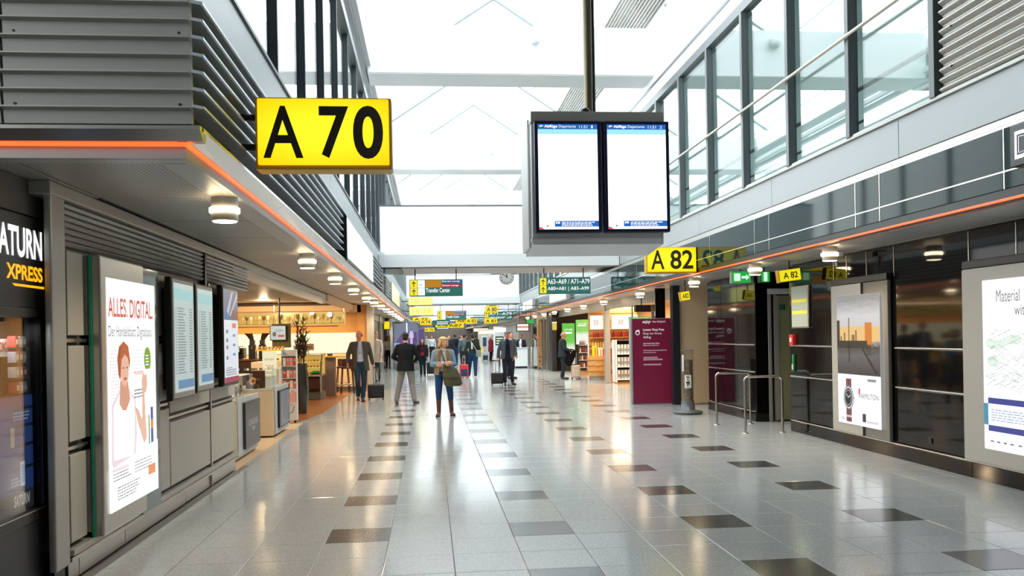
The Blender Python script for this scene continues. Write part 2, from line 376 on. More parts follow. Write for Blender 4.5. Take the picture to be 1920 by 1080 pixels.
for x in (-2.3, -1.4, -2.42):
    for z in (2.97, 3.38): 
        mk('screw', MB().tube((x, 5.095, z), (x, 5.13, z), .008, n=8), BLACK, wu)
# white beam above the louvres, carrying the upper windows
tb = struct('trim_3', B(-1.9, 5.15, 3.57, -1.45, 130, 4.02), OFFW, 'pale steel edge beam under the left upper windows', 'trim')
yy = 5.15
while yy < 51: mk('beam_cover', CB(-1.47, yy+.004, 3.58, -1.38, yy+3.69, 4.06, c=.006), mat('beam_blue_grey', (150, 158, 162), .4, metal=.3), tb); yy += 3.7
mk('beam_lip', B(-1.5, 5.15, 4.06, -1.36, 51, 4.09), FRAMEG, tb)
struct('wall_left_roof', B(-12, 5.2, 3.9, -1.9, 130, 4.0), OFFW, 'flat roof slab behind the left upper windows', 'wall')

# ---- left upper windows: tall dark mullions
wn = struct('window_1', None, None, 'tall dark mullion screen of the left upper level', 'window')
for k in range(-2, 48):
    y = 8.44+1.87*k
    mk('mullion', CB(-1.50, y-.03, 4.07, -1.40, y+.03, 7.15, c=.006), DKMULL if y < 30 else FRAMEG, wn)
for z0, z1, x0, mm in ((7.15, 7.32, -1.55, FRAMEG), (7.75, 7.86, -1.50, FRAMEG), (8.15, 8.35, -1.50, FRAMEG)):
    mk('window_rail', B(x0, 4, z0, -1.36, 98, z1), mm, wn)
mk('window_rail', B(-1.36, 4, 7.88, -1.25, 98, 8.0), OFFW, wn)
mk('glass_pane', B(-1.47, 5.2, 4.1, -1.46, 98, 7.15), GLZ, wn)

# ---- right side: wall, glass fascia, windows
RX = 5.8
wr = struct('wall_right', B(5.86, -2, 0, 6.2, 13.5, 2.75), BLACK, 'black lacquered panel wall on the right', 'wall')
def rpan(a, b, z0, z1, m=BPAN): return mk('wall_panel', CB(RX, a+.006, z0+.006, RX+.07, b-.006, z1-.006, c=.003), m, wr)
for a, b in ((5.2, 7.0), (7.0, 8.8), (8.8, 10.34), (10.34, 11.92), (11.92, 13.5)):
    for z0, z1 in ((.2, .88), (.9, 1.37), (1.39, 2.66)): rpan(a, b, z0, z1)
for a, b in ((4.0, 8.8), (8.8, 13.5)):
    mk('skirting', CB(RX-.01, a+.004, 0, RX+.06, b-.004, .17, c=.004), BPAN, wr)
for a, b in ((10.35-1.5, 10.33), (11.93, 13.49), (5, 7.2)):
    for z in (.89, 1.38): mk('bright_rail', CB(RX-.012, a, z-.008, RX+.02, b, z+.008, c=.003), TRIMBR, wr)
mk('bright_rail', CB(RX-.012, 5, .172, RX+.02, 13.5, .188, c=.003), TRIMBR, wr)
for y in (8.81, 10.32, 11.0, 11.55, 11.94, 8.05): mk('joint_strip', B(RX-.006, y-.006, 2.28, RX+.01, y+.006, 2.66), TRIMBR, wr)
mk('socket', CB(RX-.012, 9.55, .27, RX, 9.63, .34, c=.003), CHAR, wr)
# second stretch of black wall beyond the doorway
w2 = struct('wall_right_far', B(5.86, 15.02, 0, 6.2, 17.62, 2.75), BLACK, 'black lacquered wall between doorway and beige recess', 'wall')
for a, b in ((15.02, 15.9), (15.9, 16.8), (16.8, 17.64)):
    for z0, z1 in ((.2, .88), (.9, 1.37), (1.39, 2.66)):
        mk('wall_panel', CB(RX, a+.006, z0+.004, RX+.07, b-.006, z1-.004, c=.003), BPAN, w2)
mk('skirting', CB(RX-.01, 15.0, 0, RX+.06, 17.66, .17, c=.004), BPAN, w2)
for z in (.18, .89, 1.38): mk('bright_rail', CB(RX-.012, 15.02, z-.008, RX+.02, 17.64, z+.008, c=.003), TRIMBR, w2)
# doorway recess: open service door facing the camera side
dr = struct('door_1', None, None, 'open service doorway with olive door leaf in the black wall', 'door')
mk('pier', CB(5.80, 14.98, 0, 6.03, 15.02, 2.5, c=.004), BPAN, dr)
mk('door_frame', CB(6.03, 14.96, 0, 6.09, 15.05, 2.28, c=.006), SATIN, dr)
mk('door_frame', CB(6.03, 14.94, 2.28, 6.75, 15.06, 2.38, c=.006), OFFW, dr)
mk('door_frame', CB(6.15, 15.0, 0, 6.19, 15.06, 2.28, c=.006), SATIN, dr)
lf = mk('door_leaf', CB(6.20, 15.01, .02, 6.72, 15.05, 2.26, c=.006), pt((140, 140, 106)), dr)
mk('door_sign', B(6.27, 14.998, 2.0, 6.37, 15.01, 2.1), pt((20, 90, 60)), lf)
mk('door_edge', CB(6.155, 14.985, .02, 6.235, 15.012, 2.26, c=.004), SATIN, lf)
mk('head_panel', B(5.83, 14.99, 2.38, 7.0, 15.06, 2.72), BPAN, dr)
mk('back_wall', B(6.0, 15.2, 0, 7.2, 15.3, 2.7), BLACK, dr)
mk('recess_wall', B(6.85, 13.5, 0, 6.95, 15.2, 2.7), BLACK, dr)
mk('recess_return', B(6.2, 13.4, 0, 6.95, 13.5, 2.7), BLACK, dr)
# beige recess and pier
w3 = struct('wall_right_recess', B(5.60, 19.05, 0, 7.2, 19.15, 2.75), CREAM, 'beige wall of the recess behind the collection tube', 'wall')
mk('lower_panel', CB(5.61, 19.02, .02, 7.1, 19.05, 1.0, c=.004), perforated('pale_perforated', (222, 190, 150), .06), w3)
mk('pier', CB(5.44, 18.98, 0, 5.60, 19.2, 2.7, c=.004), CHAR, w3)
mk('recess_side', B(7.1, 17.6, 0, 7.2, 19.05, 2.75), BLACK, w3)
for k, z in enumerate((0, .9, 1.4)): mk('glossy_panel', CB(5.20+.006, 19.6, z+.02, 5.44, 19.64, (.88, 1.38, 2.66)[k], c=.004), BPAN, w3)

ceil_r = struct('ceiling_right', B(4.97, -2, 2.70, 9, 24.0, 2.78), DGREY, 'grey metal soffit of the right canopy', 'ceiling')
yy = 3.0
while yy < 24: mk('ceiling_panel', CB(5.02, yy+.006, 2.68, 5.76, yy+1.2, 2.71, c=.003), SATIN, ceil_r); mk('ceiling_panel', CB(5.78, yy+.006, 2.68, 7.2, yy+1.2, 2.71, c=.003), SATIN, ceil_r); yy += 1.21
neon_r = thing('light_line', 'glowing orange light line under the dark glass fascia, right side', 'light', (4.92, 3, 2.7))
mk('light_tube', B(4.905, 2, 2.698, 4.935, 50, 2.716), ORANGE, neon_r)
# glass fascia
wf = struct('wall_right_fascia', B(5.0, -2, 2.80, 5.3, 98, 3.30), CHAR, 'dark green glass fascia band above the right shops', 'wall')
joints = [2.2, 4.6, 5.2, 6.98, 9.04, 9.58, 12.14, 12.7, 14.8, 17.2, 17.8, 20.2, 22.6, 24.0, 27, 30, 33, 36, 39, 42, 45, 48, 51, 54, 57, 60, 63, 66, 69, 72, 78, 84, 90, 98]
for a, b in zip(joints, joints[1:]):
    mk('glass_panel', CB(4.93, a+.006, 2.955, 4.96, b-.006, 3.32, c=.003), BGLASS, wf)
    mk('glass_panel', CB(4.93, a+.006, 2.80, 4.96, b-.006, 2.945, c=.003), BGLASS, wf)
    mk('joint_strip', B(4.926, b-.006, 2.80, 4.94, b+.006, 3.32), TRIMBR, wf)
mk('joint_rail', B(4.924, -2, 2.944, 4.94, 98, 2.956), TRIMBR, wf)
mk('bottom_edge', B(4.94, -2, 2.715, 5.02, 98, 2.80), BLACK, wf)
# stepped ledge and beam
tg = struct('trim_4', None, None, 'pale stepped edge beam above the right glass fascia', 'trim')
yy = -2
while yy < 124:
    mb = MB(); mb.prism([(4.93, 3.34), (5.12, 3.42), (5.12, 3.46), (5.42, 3.56), (5.42, 3.58), (5.7, 3.58), (5.7, 3.32), (4.93, 3.32)], 'y', yy+.004, yy+3.70); mk('ledge_panel', mb, SILV if yy < 50 else OFFW, tg)
    mk('beam_cover', CB(5.40, yy+.35+.004, 3.585, 5.6, yy+.35+3.70, 4.03, c=.005), mat('beam_silver', (150, 154, 156), .45, metal=.3), tg)
    yy += 3.705
mk('beam_lip', B(5.36, -2, 4.03, 5.6, 124, 4.065), SATIN, tg)
# right upper windows
w4 = struct('window_2', None, None, 'right upper level window band with grey mullions and handrail', 'window')
ym = [8.7+1.853*k for k in range(-1, 62)]
for i, y in enumerate(ym):
    if i == 0: continue
    mk('mullion', CB(5.34, y-.05, 4.06, 5.47, y+.05, 7.05, c=.008), FRAMEG, w4)
    mk('mullion_gasket', B(5.40, y+.05, 4.06, 5.47, y+.12, 7.05), BLACK if y < 12 else DKMULL, w4)
for a, b in zip(ym[1:], ym[2:]):
    mk('glass_pane', B(5.44, a+.1, 4.07, 5.455, b-.06, 7.05), GLW, w4)
    mk('sill', B(5.38, a+.1, 4.065, 5.46, b-.06, 4.09), OFFW, w4)
mk('handrail', MB().tube((5.30, 8.4, 5.33), (5.30, 98, 5.33), .025, n=10), STEEL, w4)
mk('window_head', B(5.36, 8.6, 7.05, 5.6, 98, 7.22), FRAMEG, w4)
wu2 = struct('wall_right_upper', B(5.40, 4, 7.22, 5.6, 98, 8.95), WHITE, 'white wall band above the right upper windows', 'wall')
mk('groove_strip', B(5.385, 4, 7.50, 5.41, 98, 7.56), FRAMEG, wu2)
wg = struct('wall_gallery', B(8.2, 2, 3.6, 8.3, 98, 7.2), WHITE, 'white gallery wall behind the right upper windows', 'wall')
mk('gallery_floor', B(5.6, 2, 3.58, 8.2, 98, 3.66), OFFW, wg)
mk('gallery_ceiling', B(5.6, 2, 7.1, 8.2, 98, 7.2), WHITE, wg)
mk('gallery_rail', MB().tube((5.9, 8, 4.9), (5.9, 98, 4.9), .03, n=8), DKMULL, wg)
mk('gallery_rail', MB().tube((5.9, 8, 4.45), (5.9, 98, 4.45), .02, n=8), DKMULL, wg)
# corrugated panel at the near end
mb = MB(); vs = []; n = 180; per = .1015
for i in range(n+1):
    z = 4.07+i*(3.6/n); x = 5.38+.028*math.cos(2*PI*z/per); vs += [(x, 1.0, z), (x, 8.58, z)]
mb.add(vs, [(2*i, 2*i+1, 2*i+3, 2*i+2) for i in range(n)], True)
wc = struct('wall_corrugated', B(5.42, -2, 4.05, 5.6, 8.6, 8.9), DGREY, 'corrugated grey metal wall at the near end of the right windows', 'wall')
mk('corrugated_sheet', mb, mat('corrugated_steel', (150, 148, 142), .35, metal=.6), wc)
for z in (4.3, 4.71, 5.12, 5.52):
    mk('rivet', MB().ell((5.36, 8.37, z), (.012, .012, .012), 8, 6), BLACK, wc)

# ---- bulkheads and low bridges across the hall
for n_, (y0, y1, z0, z1) in enumerate(((20.1, 21.15, 7.74, 8.86), (31.6, 32.65, 7.74, 9.0), (43.1, 44.1, 7.74, 8.9), (54.6, 55.6, 7.74, 8.9), (66, 67, 7.74, 8.9), (78, 79, 7.74, 8.9))):
    o = struct('trim_%d' % (5+n_), CB(-1.33, y0, z0, 5.40, y1, z1, c=.02), WHITE, 'white bulkhead beam number %d from the front under the skylight' % (n_+1), 'beam')
    mk('beam_extension', B(-6, y0, z0, -1.56, y1, z1), WHITE, o)
    mk('soffit_panel', CB(-1.32, y0+.03, z0-.02, 5.39, y1-.03, z0, c=.004), OFFW, o)
for n_, y0 in enumerate((24.14, 51.2, 78.3, 105)):
    o = struct('trim_%d' % (11+n_), B(-1.38, y0+.05, 3.6, 5.40, y0+2.4, 3.95), OFFW, 'low bridge crossing the hall, number %d from the front' % (n_+1), 'bridge')
    mk('bridge_fascia', CB(-1.37, y0, 3.57, 5.39, y0+.06, 3.93, c=.01), OFFW, o)
    mk('bridge_parapet', CB(-1.33, y0+.10, 3.97, 5.37, y0+.18, 5.28, c=.01), WHITE, o)
    mk('parapet_cap', B(-1.34, y0+.08, 5.28, 5.38, y0+.2, 5.31), FRAMEG, o)
    mk('bridge_parapet', CB(-1.33, y0+2.2, 3.97, 5.37, y0+2.28, 5.28, c=.01), WHITE, o)
    mk('bridge_soffit', CB(-.75, y0+.08, 3.54, 5.39, y0+2.35, 3.6, c=.01), SATIN, o)
    mk('bridge_grille', B(-1.36, y0+.08, 3.54, -.77, y0+2.35, 3.6), CHAR, o)

# ---- skylight roof
rf = struct('window_3', None, None, 'glazed gable skylight with pale steel rafters', 'window')
RZ0, RZ1, RXL, RXR, RXM = 9.0, 11.4, -1.6, 5.6, 2.0
yy = 2.0
while yy < 100:
    mk('rafter', MB().path([(RXL, yy, RZ0), (RXM, yy, RZ1)], .045, 6), mat('pale_roof_steel', (138, 148, 152), .5), rf)
    mk('rafter', MB().path([(RXR, yy, RZ0), (RXM, yy, RZ1)], .045, 6), mat('pale_roof_steel', (138, 148, 152), .5), rf)
    yy += 5.745
for t in (.02, .5, 1):
    for xa in (RXL, RXR):
        x = xa+(RXM-xa)*t; mk('purlin', MB().tube((x, 2, RZ0+(RZ1-RZ0)*t+.06), (x, 98, RZ0+(RZ1-RZ0)*t+.06), .022, n=6), WHITE, rf)
for xa in (RXL, RXR):
    mb = MB(); mb.add([(xa, 2, RZ0+.14), (xa, 98, RZ0+.14), (RXM, 98, RZ1+.14), (RXM, 2, RZ1+.14)], [(0, 1, 2, 3)]); mk('roof_glazing', mb, GLR, rf)
mb = MB(); vs = []; n = 100
for i in range(n+1):
    t = i/n; z = 9.0+t*.7+.02*math.cos(2*PI*t*14); x = 5.38-.7*t+.012*math.cos(2*PI*t*14); vs += [(x, 14.6, z), (x, 60, z)]
mb.add(vs, [(2*i, 2*i+1, 2*i+3, 2*i+2) for i in range(n)])
struct('trim_15', mb, SATIN, 'ribbed metal strip along the right eave of the skylight', 'trim')
for i, (x, y, z) in enumerate(((2.55, 19.9, 8.5), (2.35, 31.4, 8.35), (2.2, 42.9, 8.3))):
    t = thing('smoke_detector', 'small white dome detector on white bulkhead beam %s' % ('nearest the camera', 'second from the front', 'third from the front')[i], 'detector', (x, y, z))
    mk('dome', MB().ell((x, y+.06, z), (.13, .11, .13)), OFFW, t); mk('bracket', CB(x-.1, y+.1, z, x+.1, y+.205, z+.12, c=.01), SATIN, t)

# ---- enclosure out of view: added shading roof, end walls, outer walls
struct('ceiling_added_shade', B(-12, -10, 8.96, 13, 11.5, 9.2), OFFW, 'unseen opaque roof added to shade the near hall', 'ceiling')  # opaque roof added out of view to keep skylight off the near hall
struct('wall_rear', B(-12, -10.2, 0, 13, -10, 9.2), DGREY, 'wall behind the camera', 'wall')
struct('wall_outer_left', B(-12.2, -10, 0, -12, 130, 4.0), OFFW, 'outer left wall', 'wall')
struct('wall_outer_right', B(13, -10, 0, 13.2, 130, 8.9), OFFW, 'outer right wall', 'wall')
struct('wall_end', B(-12, 120, 0, 13, 120.3, 8.9), mat('end_wall', (78, 70, 62), .6), 'far end wall of the concourse', 'wall')

# ================================================================ LAMPS
ORD = ['first', 'second', 'third', 'fourth', 'fifth', 'sixth', 'seventh', 'eighth', 'ninth', 'tenth', 'eleventh', 'twelfth', 'thirteenth', 'fourteenth']
ll = bpy.data.lights.new('downlight', 'SPOT'); ll.energy = LAMP_W; ll.color = (1, .80, .55); ll.spot_size = 2.5; ll.spot_blend = .8; ll.shadow_soft_size = .06
def downlight(x, y, z, label, real=True):
    t = thing('ceiling_light', label, 'light', (x, y, z), 'round downlights along the canopies')
    mk('lamp_body', MB().lathe((x, y, z), [(-.075, .094), (-.002, .094)], 20), SATIN, t)
    mk('light_ring', MB().lathe((x, y, z), [(-.118, .1), (-.112, .108), (-.082, .108), (-.076, .1)], 20), LAMPR, t)
    mk('lower_cup', MB().lathe((x, y, z), [(-.175, .094), (-.118, .094)], 20), SATIN, t)
    mk('diffuser', MB().lathe((x, y, z), [(-.181, .08), (-.174, .088)], 20), LAMPE, t)
    if real:
        lo = bpy.data.objects.new('lamp_glow', ll); COL.objects.link(lo); lo.parent = t; lo.location = (0, 0, -.2)
for k, y in enumerate((6.45, 10.7, 13.8, 17.1, 20.6, 23.4)):
    downlight(-1.47, y, SZ-.002, '%s silver round downlight from the front under the left canopy' % ORD[k])
for k, (x, y) in enumerate(((5.10, 10.6), (5.08, 13.1), (5.10, 16.3), (5.12, 20.7), (5.3, 26), (5.3, 29.5), (5.3, 33))):
    downlight(x, y, 2.68 if y < 24 else 2.70, '%s silver round downlight from the front under the right canopy' % ORD[k])
for k in range(7):
    downlight(-1.47, 26.6+k*3.2, 2.69, '%s silver round downlight from the front under the left canopy' % ORD[k+6], k % 2 == 0)
for k in range(5):
    downlight(5.3, 36.5+k*3.4, 2.69, '%s silver round downlight from the front under the right canopy' % ORD[k+7], k % 2 == 0)

# ================================================================ GATE SIGNS
def litsheet(name, rgb, rgb2, es):   # backlit plastic: brighter over the tubes behind it
    m = bpy.data.materials.new(name); m.use_nodes = True; nt = m.node_tree; b = nt.nodes['Principled BSDF']; b.inputs['Roughness'].default_value = .3
    b.inputs['Base Color'].default_value = (*s2l((120, 100, 10)), 1)
    tc = nt.nodes.new('ShaderNodeTexCoord'); gr = nt.nodes.new('ShaderNodeTexGradient'); gr.gradient_type = 'SPHERICAL'
    mp = nt.nodes.new('ShaderNodeMapping'); mp.inputs['Location'].default_value = (-.5, -.5, -.5); mp.vector_type = 'POINT'
    m2 = nt.nodes.new('ShaderNodeMapping'); m2.inputs['Scale'].default_value = (1.3, 0, 1.6)
    cr = nt.nodes.new('ShaderNodeValToRGB'); cr.color_ramp.elements[0].color = (*s2l(rgb2), 1); cr.color_ramp.elements[1].color = (*s2l(rgb), 1); cr.color_ramp.elements[1].position = .8
    nt.links.new(tc.outputs['Generated'], mp.inputs[0]); nt.links.new(mp.outputs[0], m2.inputs[0]); nt.links.new(m2.outputs[0], gr.inputs[0]); nt.links.new(gr.outputs[0], cr.inputs[0])
    nt.links.new(cr.outputs[0], b.inputs['Emission Color']); b.inputs['Emission Strength'].default_value = es
    MATS[name] = m; return m
YEL = litsheet('lit_yellow_sheet', (250, 244, 40), (240, 200, 0), 1.2)
YELS = em((255, 224, 20), 1.0); LETD = pt((52, 42, 30)); YFR = mat('yellow_frame', (190, 150, 10), .4)
a70 = thing('gate_sign', 'large illuminated yellow A 70 gate sign on two arms', 'sign', (-1.2, 6.2, 2.82))
mk('sign_box', CB(-1.195, 6.19, 2.81, -.245, 6.38, 3.32, c=.015), YFR, a70)
mk('sign_face', CB(-1.175, 6.165, 2.84, -.265, 6.195, 3.305, c=.01), YEL, a70)
F = Flat(a70, (-1.2, 6.163, 2.81), 'S')
F.text('A', .065, .075, .34, .44, LETD, bold=.012); F.text('7', .45, .075, .655, .44, LETD, bold=.02); F.text('0', .685, .07, .895, .445, LETD, bold=.03)
for z in (3.195, 2.985):
    mk('bracket_arm', MB().tube((-1.42, 6.28, z), (-1.19, 6.28, z), .024), CHAR, a70)
a82 = thing('gate_sign', 'illuminated yellow A 82 gate sign fixed to the dark glass fascia', 'sign', (4.0, 15.55, 2.72))
mk('sign_box', CB(3.98, 15.56, 2.72, 4.92, 15.74, 3.20, c=.015), YFR, a82)
mk('sign_face', CB(4.0, 15.53, 2.745, 4.91, 15.565, 3.185, c=.01), YEL, a82)
F = Flat(a82, (3.98, 15.528, 2.72), 'S')
F.text('A', .08, .07, .33, .42, LETD, bold=.012); F.text('82', .44, .07, .87, .42, LETD, bold=.02)

# ---- departure screens
dp = thing('departure_screens', 'large twin departure screens hanging from a pole in a grey housing', 'screen', (1.74, 8.5, 2.5))
mb = MB(); mb.prism([(8.56, 2.52), (9.2, 2.46), (9.42, 3.96), (8.9, 3.88), (8.56, 3.72)], 'x', 1.04, 2.37); mk('housing', mb, mat('housing_grey', (222, 226, 228), .45), dp)
mk('housing_side', CB(1.015, 8.70, 2.50, 1.045, 9.3, 3.80, c=.008), mat('housing_grey', (222, 226, 228), .45), dp)
mk('top_cap', CB(1.03, 8.5, 3.735, 2.375, 8.9, 3.84, c=.008), SATIN, dp)
mk('bottom_tray', CB(1.03, 8.55, 2.555, 2.37, 9.3, 2.59, c=.008), mat('housing_grey', (222, 226, 228), .45), dp)
mk('pole', MB().tube((1.66, 8.75, 3.83), (1.66, 8.75, 8.95), .045, n=16), mat('bronze_pole', (112, 104, 88), .3, metal=.8), dp)
mk('pole', MB().tube((1.72, 8.83, 3.83), (1.72, 8.83, 8.95), .03, n=12), CHAR, dp)
mk('camera_pod', MB().ell((1.6, 8.62, 3.87), (.05, .05, .035)), BLACK, dp)
SCRB = em((40, 110, 200), .9); SCRC = em((170, 240, 250), 1.0); SCRW = em((250, 252, 255), 1.5); SCRR = em((240, 90, 110), .9)
for n_, x in enumerate((1.058, 1.752)):
    w = .665
    bz = mk('screen_bezel', CB(x, 8.46, 2.63, x+w, 8.56, 3.735, c=.01), mat('screen_bezel_blue', (22, 30, 66), .3), dp)
    F = Flat(bz, (x, 8.459, 2.63), 'S')
    F.rect(.035, .03, w-.035, 1.07, SCRW, 'screen', 1)
    F.rect(.035, 1.02, w-.035, 1.07, SCRB, 'screen_header', 2); F.rect(.035, .97, w-.035, 1.02, SCRC, 'screen_subheader', 2)
    F.rect(.19, .055, w-.035, .112, SCRB, 'screen_footer', 2)
    F.text('Abflüge', .10, 1.027, .23, 1.063, LETW, lay=3, bold=.03); F.text('Departures', .245, 1.027, .415, 1.062, LETW, lay=3)
    F.text('11:51', .45, 1.03, .53, 1.058, LETW, lay=3); F.text('12'[n_], .57, 1.03, .585 if n_ == 0 else .592, 1.058, LETW, lay=3)
    F.poly([(.045, 1.05), (.06, 1.04), (.09, 1.052), (.088, 1.058), (.075, 1.056), (.06, 1.064), (.066, 1.052)], LETW, 'aircraft_symbol', 3)
    F.lines(.26, .6, .062, .108, 3, LETW, lay=3, fill=.6); F.rects([(.2, .085, .215, .105), (.22, .085, .24, .105)], LETW, 'symbol', 3)
    F.poly([(.035, .03), (.085, .03), (.06, .05), (.035, .055)], SCRR, 'screen_corner', 3)
    F.ell(.118, .062, .008, .008, pt((30, 60, 90)), 'dot', 3, 10)
    if n_ == 0: F.rects([(.055, v, .063, v+.006) for v in (.955, .93, .9, .87, .78)], pt((140, 150, 160)), 'dots', 3)

# ---- hanging wayfinding signs under the first bridge
GREEN = mat('sign_green', (34, 88, 80), .35, emit=(34, 92, 86), es=.55)
AY = em((255, 236, 30), 1.0); SW = em((255, 255, 250), 1.1); SBR = em((196, 132, 16), .9); SRD = em((170, 50, 60), .8); SBL = mat('sign_blue', (40, 70, 100), .4, emit=(46, 80, 110), es=.6)
def arrow(F, cx, v0, s, m):
    F.poly([(cx-.012*s, v0), (cx+.012*s, v0), (cx+.012*s, v0+.14*s), (cx-.012*s, v0+.14*s)], m, 'arrow', 3)
    F.poly([(cx-.06*s, v0+.09*s), (cx-.045*s, v0+.075*s), (cx, v0+.13*s), (cx+.045*s, v0+.075*s), (cx+.06*s, v0+.09*s), (cx, v0+.16*s)], m, 'arrow_head', 3)
def transfer_sign(x, y, z, s, lab, rods=True, top=3.57):
    t = thing('direction_sign', lab, 'sign', (x, y, z))
    mk('sign_box', CB(x, y, z, x+1.5*s, y+.12*s, z+.48*s, c=.01), GREEN, t)
    F = Flat(t, (x, y, z), 'S'); R = lambda a, b, c, d, m, n: F.rect(a*s, b*s, c*s, d*s, m, n, 2)
    R(.02, .245, .22, .46, AY, 'arrow_field'); R(.02, .03, .22, .235, AY, 'arrow_field'); R(.235, .245, .43, .46, SW, 'pictogram_field'); R(.235, .03, .43, .235, SW, 'pictogram_field')
    R(.45, .25, .9, .46, SBR, 'brown_field'); R(.9, .25, 1.45, .345, SRD, 'red_field'); R(.9, .35, 1.49, .475, SBL, 'blue_field')
    arrow(F, .12*s, .27*s, s, LETD); arrow(F, .12*s, .05*s, s, LETD)
    F.poly([(.28*s, .35*s), (.3*s, .32*s), (.34*s, .32*s), (.36*s, .35*s), (.32*s, .335*s)], LETD, 'pictogram', 3)
    F.poly([(.31*s, .1*s), (.36*s, .13*s), (.37*s, .15*s), (.33*s, .13*s)], pt((150, 150, 150)), 'pictogram', 3)
    F.text('Business Lounge', .92*s, .385*s, 1.42*s, .45*s, LETW, lay=3); F.text('Senator Lounge', .92*s, .27*s, 1.38*s, .33*s, LETW, lay=3, bold=.01)
    F.text('Transfer Center', .46*s, .11*s, 1.14*s, .235*s, LETW, lay=3, bold=.012)
    if rods:
        for u in (.16, 1.32): mk('hanger_rod', MB().tube((x+u*s, y+.06*s, z+.48*s), (x+u*s, y+.06*s, top), .016), CHAR, t)
    return t
def range_sign(x, y, z, s, lab, l1, l2, top=3.57):
    t = thing('direction_sign', lab, 'sign', (x, y, z))
    mk('sign_box', CB(x, y, z, x+1.5*s, y+.12*s, z+.48*s, c=.01), GREEN, t); F = Flat(t, (x, y, z), 'S')
    F.rect(.03*s, .25*s, .22*s, .46*s, AY, 'arrow_field', 2); F.rect(.03*s, .03*s, .22*s, .24*s, AY, 'arrow_field', 2)
    arrow(F, .125*s, .27*s, s, LETD); arrow(F, .125*s, .05*s, s, LETD)
    F.text(l1, .25*s, .29*s, 1.47*s, .43*s, LETW, lay=3, bold=.008); F.text(l2, .25*s, .08*s, 1.45*s, .21*s, LETW, lay=3, bold=.008)
    for u in (.16, 1.3): mk('hanger_rod', MB().tube((x+u*s, y+.06*s, z+.48*s), (x+u*s, y+.06*s, top), .016), CHAR, t)
transfer_sign(-.55, 24.5, 2.77, 1, 'green Transfer Center sign hanging under the nearest bridge')
range_sign(3.12, 24.5, 2.79, 1, 'green sign reading A63-A69 / A71-A79 hanging under the nearest bridge', 'A63–A69 / A71–A79', 'A80+A81 | A83–A99')
transfer_sign(.45, 51.5, 2.62, 1.15, 'smaller-looking Transfer Center sign hanging under the second bridge')
range_sign(3.25, 51.5, 2.55, 1.12, 'distant green gate range sign hanging under the second bridge', 'A71–A79', 'A80+A82|A83–A99')
# clock
ck = thing('clock', 'round grey hanging clock with black hands beyond the first bridge', 'clock', (2.70, 30, 3.66))
mk('clock_case', MB().tube((2.70, 29.96, 3.66), (2.70, 30.08, 3.66), .25, n=32), CHAR, ck)
mk('clock_face', MB().tube((2.70, 29.945, 3.66), (2.70, 29.965, 3.66), .235, n=32), pt((160, 160, 156)), ck)
F = Flat(ck, (2.70, 29.943, 3.66), 'S')
for i in range(12):
    a = i*PI/6; c, s_ = math.sin(a), math.cos(a); F.polys([[(c*.17-s_*.012, s_*.17+c*.012), (c*.17+s_*.012, s_*.17-c*.012), (c*.215+s_*.012, s_*.215-c*.012), (c*.215-s_*.012, s_*.215+c*.012)]], BLACK, 'hour_mark', 2)
for a, l, w in ((-.06, .12, .015), (-.94, .19, .011)):
    c, s_ = math.sin(a), math.cos(a); F.poly([(-c*.03-s_*w, -s_*.03+c*w), (-c*.03+s_*w, -s_*.03-c*w), (c*l+s_*w, s_*l-c*w), (c*l-s_*w, s_*l+c*w)], BLACK, 'clock_hand', 3)
mk('clock_arm', MB().tube((1.9, 30.02, 3.86), (3.6, 30.02, 3.86), .018), SATIN, ck)
mk('clock_arm', MB().tube((3.6, 30.02, 3.86), (5.36, 30.02, 3.86), .018), SATIN, ck)
mk('clock_stem', MB().tube((2.70, 30.02, 3.86), (2.70, 30.02, 3.9), .02), SATIN, ck)
# distant yellow gate signs
def ysign(x, y, z, w, h, txt, lab, face='S', d=.15, m=None, rod=0, top=False):
    t = thing('gate_sign', lab, 'sign', (x, y, z))
    mk('sign_box', CB(x, y+.01, z, x+w, y+d, z+h, c=.01), YFR, t); mk('sign_face', CB(x+.015, y-.01, z+.015, x+w-.015, y+.012, z+h-.015, c=.004), m or YELS, t)
    F = Flat(t, (x, y-.011, z), 'S'); F.text(txt, w*.12, h*.2, w*.88, h*.8, em((206, 214, 70), 1.0) if m else LETD, bold=.0 if m else .02)
    if rod:
        mk('bracket_arm', MB().tube((x+(w if rod > x else 0), y+.08, z+h*.5), (rod, y+.08, max(z+h*.5, 2.92)), .02), CHAR, t)
    if top: mk('hanger_rod', MB().tube((x+w/2, y+.08, z+h), (x+w/2, y+.08, 3.56), .015), CHAR, t)
PALEY = em((255, 252, 150), 1.15)
ysign(-.97, 40, 3.1, 1.12, .38, 'A 68 – A 70', 'upper pale yellow gate range sign far down the left side', m=PALEY, rod=-1.43)
ysign(-.97, 41.5, 2.66, 1.15, .42, 'A 66 – A 68', 'lower pale yellow gate range sign far down the left side', m=PALEY, rod=-1.43)
ysign(-.9, 45.5, 2.46, .9, .22, 'A 72', 'small yellow strip sign below the pale yellow signs', rod=-1.43)
ysign(3.05, 47.5, 2.9, .72, .38, 'A 80', 'yellow A 80 sign partly hidden above the distant green sign', rod=5.02)
ysign(3.05, 48.5, 2.32, .74, .30, 'A 81', 'yellow A 81 sign below the distant green sign', rod=5.02)
ysign(2.55, 62, 2.55, .85, .38, 'A 83', 'far yellow A 83 sign right of the hall centre', rod=5.02)
ysign(-.75, 66, 2.55, .9, .5, 'A 74', 'far yellow sign left of the hall centre', rod=-1.43)
ysign(-.5, 75, 2.1, .9, .35, 'A 76', 'lowest far yellow sign left of the hall centre', rod=-1.43)
